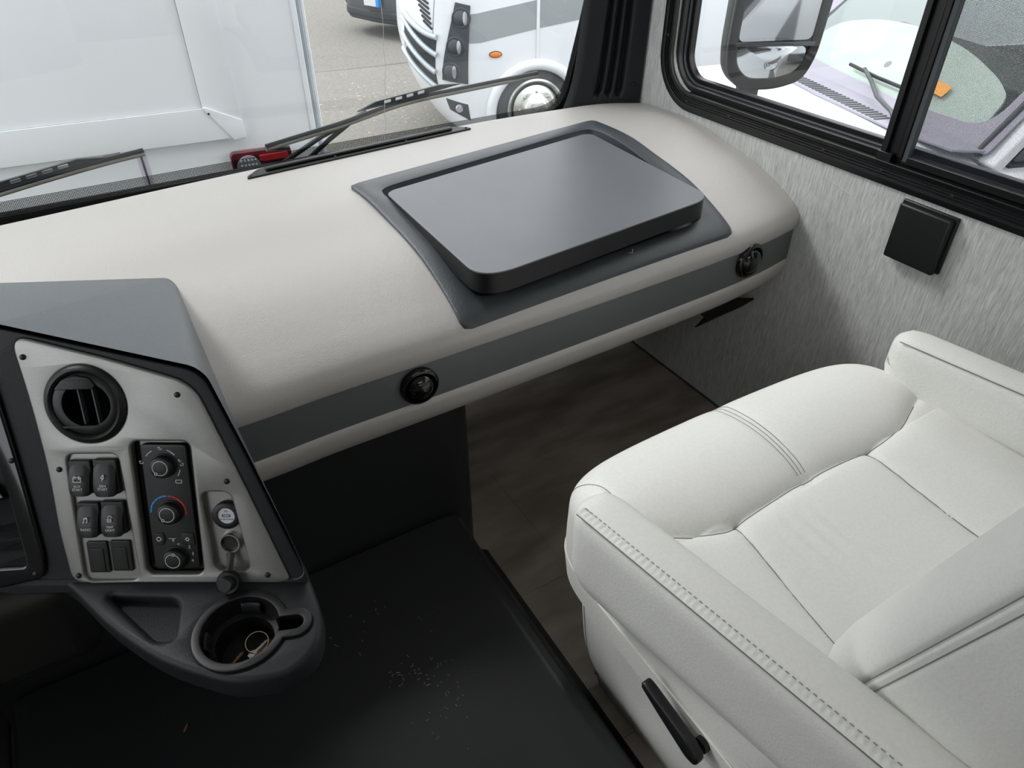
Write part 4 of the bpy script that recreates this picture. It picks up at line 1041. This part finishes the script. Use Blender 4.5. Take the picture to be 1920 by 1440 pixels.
# ---- parked suv far behind
sv = thing('parked_suv', (5.2, 11.2, GZ), 'bronze-grey car with black bumper parked at the top edge of the windshield view', 'car')
frV = frame((4.62, 9.95, GZ), Vector((.93, .36, 0)), (0, 0, 1)); V3 = frV[3]     # u along the car's side, w towards us
prof = [(-.02, .30), (-.10, .55), (-.02, .88), (.9, 1.02), (1.6, 1.55), (3.6, 1.6), (4.3, 1.0), (4.3, .35)]
vs = [fp(frV, u, v, w_) for w_ in (0, -1.8) for u, v in prof]
n = len(prof); fs = [(i, (i+1) % n, n+(i+1) % n, n+i) for i in range(n)]+[tuple(range(n)), tuple(range(n, 2*n))]
mesh('car_body', vs, fs, 'suv', sv, True, .10, 4)
frB = (frV[0], frV[1], frV[3], frV[2])
plate('bumper', rpoly([(.28, .04), (.10, .02), (-.17, -.22), (-.25, -.9), (-.17, -1.55), (.1, -1.83), (.5, -1.84)], .12), 'dgrey', sv, frB, .20, .60, (), .05)
plate('bumper_lip', rpoly([(.28, .06), (.08, .04), (-.20, -.22), (-.28, -.9), (-.20, -1.55), (.1, -1.85), (.5, -1.85)], .12), 'well', sv, frB, .26, .36, (), .02)
box('number_plate', (-.29, .42, -1.05), (-.25, .56, -.78), 'print', sv, .01, 2, frV); box('plate_band', (-.295, .42, -.80), (-.25, .56, -.74), 'blue', sv, .005, 2, frV)
for u in (.66, 3.2):
    lathe('wheel_arch', [(.33, -.05), (.36, .012), (.40, .006), (.41, -.05)], frV, 'dgrey', sv, 32, u, .34)
    lathe('wheel', [(.0001, .0), (.2, .0), (.23, -.02), (.32, .02), (.35, -.02), (.35, -.2)], frV, 'tyre', sv, 28, u, .34)
plate('side_glass', [(1.2, 1.08), (1.75, 1.48), (3.4, 1.5), (3.7, 1.08)], 'darkglass', sv, frV, .0, .01)

# ---- van beside the passenger window
Vo = Vector((3.252, 1.905, 0)); azv = radians(18.7); vl = Vector((sin(azv), cos(azv), 0)); vf = Vector((-cos(azv), sin(azv), 0))
van = thing('white_van', (3.6, 2.4, GZ), 'white van with green-tinted windshield parked beyond the side window', 'van')
def VP(l, f_, z): return Vo+vl*l+vf*f_+Vector((0, 0, z))
def hoodf(u, v):
    l = lerp(-.52, 1.75, u); f_ = lerp(-.10, 1.15, v)
    c = (l-.6)/1.15
    z = .225-.10*(v**2)-.10*abs(c)**3+.012*exp(-((abs(c)-.62)/.08)**2)-.35*max(0, abs(c)-.93)**1.2*4
    if v > .85: z -= (v-.85)**2*9
    return VP(l, f_, z)
grid('hood', hoodf, 60, 40, 'white', van)
def vbody(name, lo, hi, m, bev=.03): 
    (a, b, c), (d, e, f_) = lo, hi
    vs = [VP(x, y, z) for x in (a, d) for y in (b, e) for z in (c, f_)]
    return mesh(name, vs, [(0, 1, 3, 2), (4, 6, 7, 5), (0, 4, 5, 1), (2, 3, 7, 6), (0, 2, 6, 4), (1, 5, 7, 3)], m, van, True, bev, 3)
vbody('front_body', (-.50, -.1, GZ+.3), (1.72, 1.12, .02), 'white', .08)
vbody('van_body', (-.48, -4.5, GZ+.3), (1.70, -.12, .17), 'white', .04)
vbody('floor_pan', (-.40, -3.2, .10), (1.6, -.2, .18), 'well', .0)
for u, w_ in ((-.42, .5), (1.45, .5)):
    frw = (VP(u, w_, 0), vf, Vector((0, 0, 1)), -vl); lathe('wheel', [(.0001, .03), (.2, .03), (.34, .02), (.36, -.03), (.36, -.2)], frw, 'tyre', van, 28, 0, GZ+.36)
# cowl with louvres
cw = plate('cowl', [(-.35, -.13), (1.5, -.13), (1.5, .03), (1.2, .09), (.6, .12), (0, .09), (-.30, .02)], 'cowl', van, (Vo, vl, vf, Vector((0, 0, 1))), .222, .232, (), .002)
for k in range(27):
    l0 = .14+k*.034
    box('louvre', (l0, .000, .231), (l0+.015, .088, .236), 'dgrey', cw, .001, 1, (Vo, vl, vf, Vector((0, 0, 1))))
# windshield plane
WS0 = VP(0, -.10, .215); wsd = (vf*-.72+Vector((0, 0, .70))).normalized(); frX = (WS0, vl, wsd, vl.cross(wsd)); 
if frX[3].dot(vf) < 0: frX = (frX[0], frX[1], frX[2], -frX[3])
ws_o = rpoly([(-.36, 0), (1.5, 0), (1.36, .98), (-.22, .98)], .03)
ws_i = rpoly([(-.24, .10), (.3, .065), (1.4, .10), (1.28, .92), (-.13, .92)], [.13, .05, .13, .05, .05], 8)
plate('windscreen_frit', ws_o, 'cowl', van, frX, 0, .006, [ws_i])
plate('windscreen', offs(ws_o, .99, (.57, .5)), 'tint', van, frX, -.006, -.001)
ss_ = plate('sky_reflection', rpoly([(-.20, .10), (.3, .075), (1.35, .10), (1.27, .34), (1.0, .43), (.65, .46), (.25, .41), (-.03, .33), (-.15, .27)], [.1, .05, .1, .1, .2, .2, .2, .1, .05], 8), 'sky_reflection', van, frX, -.03, -.02)  # added white sheet: the sky's reflection in the windscreen, put into its colour and outline
plate('sticker', [(.115, .155), (.285, .165), (.285, .225), (.115, .215)], 'orange', van, frX, .001, .003)
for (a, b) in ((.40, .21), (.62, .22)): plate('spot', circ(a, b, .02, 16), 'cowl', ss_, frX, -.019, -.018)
box('dash_top', (-.3, -1.0, .2), (1.5, -.5, .38), 'dgrey', van, .02, 2, (Vo, vl, vf, Vector((0, 0, 1))))
# pillars, roof, side
def strut(name, a, b, wd, dp, m):
    a, b = Vector(a), Vector(b); d = (b-a).normalized(); s = d.cross(vl).normalized()
    vs = [p+vl*i*wd/2+s*j*dp/2 for p in (a, b) for i in (-1, 1) for j in (-1, 1)]
    return mesh(name, vs, [(0, 1, 3, 2), (4, 6, 7, 5), (0, 4, 5, 1), (2, 3, 7, 6), (0, 2, 6, 4), (1, 5, 7, 3)], m, van, True, .01, 2)
strut('pillar', VP(-.37, -.12, .17), VP(-.24, -.83, .93), .10, .05, 'white')
strut('pillar', VP(1.52, -.12, .17), VP(1.38, -.83, .93), .10, .05, 'white')
strut('pillar_trim', VP(-.315, -.09, .205), VP(-.185, -.80, .93), .025, .03, 'dgrey')
vbody('roof', (-.25, -4.4, .88), (1.42, -.78, .99), 'white', .05)
sd_ = (VP(-.40, 0, 0), vf, (Vector((0, 0, 1))+vl*.17).normalized(), -vl)
plate('side_window', rpoly([(-.22, .19), (-.86, .90), (-1.5, .90), (-1.6, .19)], [.03, .04, .04, .04]), 'darkglass', van, sd_, 0, .012)
plate('door_seam', [(-.42, -.5), (-.425, -.5), (-.425, .17), (-.42, .17)], 'dgrey', van, (VP(-.482, 0, 0), vf, Vector((0, 0, 1)), -vl), 0, .002)
# wiper of the van
wv = thing('van_wiper', VP(.2, .0, .25), 'black wiper arm and blade resting on the van windshield base', 'wiper')
def X(u, v, w_=.02): return fp(frX, u, v, w_)
tube('arm', [VP(.07, .04, .245), VP(.16, .0, .262), VP(.35, -.05, .275), X(.55, .09, .03), X(.66, .13, .03)], .010, 'dgrey', wv, 8)
tube('blade', [X(.33, .12, .018), X(.55, .12, .018), X(.80, .13, .018)], .009, 'black', wv, 6)
tube('linkage', [VP(.03, .08, .243), VP(.07, .04, .250), VP(-.05, .0, .243)], .008, 'cowl', wv, 6)
# things seen only in the door mirror: coach and kerb island behind
bc = thing('rear_van', (2.6, -9, GZ), 'white van on the lot behind, reflected in the door mirror', 'van')
box('van_body', (1.75, -12, GZ+.3), (3.5, -7.2, 1.3), 'white', bc, .08, 3)
box('windscreen', (1.95, -7.22, .30), (3.3, -7.17, .95), 'darkglass', bc, .02, 2)
box('side_window', (1.73, -8.6, .35), (1.77, -7.6, .9), 'darkglass', bc, .02, 2)
box('bumper', (1.75, -7.25, GZ+.2), (3.5, -7.05, GZ+.55), 'dgrey', bc, .05, 2)
ki = thing('kerb_island', (3.3, -3.4, GZ), 'brown mulch island with pale kerb reflected in the door mirror', 'planter')
plate('kerb', circ(3.3, -3.4, 1.0, 40, ry=1.5), 'kerb', ki, frame((0, 0, GZ), (1, 0, 0), (0, 1, 0)), 0, .14, (), .02)
plate('mulch', circ(3.3, -3.4, .86, 40, ry=1.36), 'mulch', ki, frame((0, 0, GZ), (1, 0, 0), (0, 1, 0)), .13, .16)
# outer skin of this coach, seen in the mirror
sk = plate('wall_right_exterior', [(-1.60, -.75), (8, -.75), (8, 2.0), (-1.60, 2.0)], 'white', None, frW, -.062, -.047, [rrect(-1.395, .780, .495, 1.455, .095, 8)]); reg(sk, kind='structure')
plate('stripe', [(1.2, -.75), (2.6, -.75), (2.2, .5), (.8, .5)], 'dgrey', sk, frW, -.066, -.062)
plate('rear_window', rrect(1.1, .75, 2.6, 1.45, .08), 'darkglass', sk, frW, -.07, -.062, (), .002)

# ---- door mirror of this coach
mi = thing('side_mirror', (1.46, 1.32, .70), 'black two-part door mirror on an arm outside the side window', 'mirror')
mdir = Vector((cos(radians(27)), -sin(radians(27)), 0))
frMi = frame((1.52, 1.30, .87), mdir, (0, 0, 1)); 
if frMi[3].dot(Vector((0, -1, 0))) < 0: frMi = (frMi[0], frMi[1], frMi[2], -frMi[3])
hs = rpoly([(-.112, .20), (.128, .20), (.112, -.030), (.088, -.088), (.02, -.108), (-.07, -.108), (-.108, -.07), (-.116, -.01)], [.04, .04, .03, .05, .04, .04, .04, .03], 6)
housing = plate('housing', hs, 'black', mi, frMi, -.07, .0, (), .02)
plate('housing_rim', hs, 'black', mi, frMi, -.01, .008, [offs(hs, .80, (0, .04))], .004)
mtop = rpoly([(-.088, .175), (.098, .175), (.090, .008), (-.092, .004)], .016, 6)
mlow = rpoly([(-.092, -.008), (.086, -.006), (.076, -.060), (.045, -.090), (-.06, -.092), (-.088, -.065)], .022, 6)
plate('mirror_glass', mtop, 'mirror', mi, frMi, .0, .004)
def convex(name, loop, m, par, c, R0=.9):
    n = len(loop); vs = [fp(frMi, c[0], c[1], .006)]; fs = []; K = 8
    for k in range(1, K+1):
        for (a, b) in loop:
            x, y = c[0]+(a-c[0])*k/K, c[1]+(b-c[1])*k/K; r2 = (x-c[0])**2+(y-c[1])**2; vs.append(fp(frMi, x, y, .0075-r2/(2*R0)))
    for i in range(n): fs.append((0, 1+i, 1+(i+1) % n))
    for k in range(K-1):
        for i in range(n): fs.append((1+k*n+i, 1+(k+1)*n+i, 1+(k+1)*n+(i+1) % n, 1+k*n+(i+1) % n))
    return mesh(name, vs, fs, m, par, angle=80)
convex('convex_glass', mlow, 'mirror', mi, (0, -.05))
box('mirror_divider', (-.10, -.006, .004), (.10, .004, .009), 'dgrey', mi, .001, 1, frMi)
box('mirror_arm', (-.060, -.19, -.05), (-.006, -.095, -.02), 'dgrey', mi, .006, 2, frMi)
box('arm_foot', (-.085, -.20, -.06), (.0, -.165, -.01), 'dgrey', mi, .008, 2, frMi)

# ---- windshield wipers of this coach
def wiper(label, blade, arms, holes_at, n_h=4):
    t = thing('windshield_wiper', blade[0], label, 'wiper', None)
    B_ = catmull(blade, 10)
    tube('blade', B_, lambda s: .0042, 'steel', t, 6, flat=1.2)
    tube('rubber_edge', [p+Vector((0, -.003, -.008)) for p in B_], .0034, 'wiperhi', t, 6)
    for a in arms: tube('arm', a, .006, 'steel', t, 8)
    n = len(B_)
    i0 = int(holes_at*n)
    up = Vector((0, 0, 1)); fwd = (B_[min(i0+6, n-1)]-B_[max(i0-6, 0)]).normalized()
    fr = frame(B_[i0]+up*.017, fwd, up)
    outl = rpoly([(-.14, -.013), (-.09, -.001), (.08, -.001), (.14, -.012), (.09, -.0135), (-.09, -.0135)], .003)
    hs_ = [rrect(-.070+i*.030, -.0105, -.050+i*.030, -.0035, .002, 3) for i in range(n_h)]
    plate('bracket', outl, 'steel', t, fr, -.004, .004, hs_, .001)
    return t
Yw = 1.69
wiper('black wiper with long blade at the lower middle of the windshield', [(.345, Yw, .705), (.527, Yw, .729), (.695, Yw, .757), (.872, Yw-.002, .767), (1.08, Yw-.004, .776)],
      [[(.345, Yw, .70), (.40, Yw+.01, .69)], [(.385, Yw+.02, .655), (.48, Yw+.015, .700), (.60, Yw+.01, .742)], [(.44, Yw+.02, .65), (.50, Yw+.016, .69), (.56, Yw+.012, .725)]], .52)
wiper('black wiper at the left edge of the windshield with slotted bracket', [(.094, Yw, .740), (.0, Yw, .731), (-.12, Yw, .716), (-.30, Yw, .690)],
      [[(.05, Yw+.01, .735), (-.10, Yw+.012, .722), (-.3, Yw+.02, .69)]], .66)
print('objects', len(bpy.data.objects))
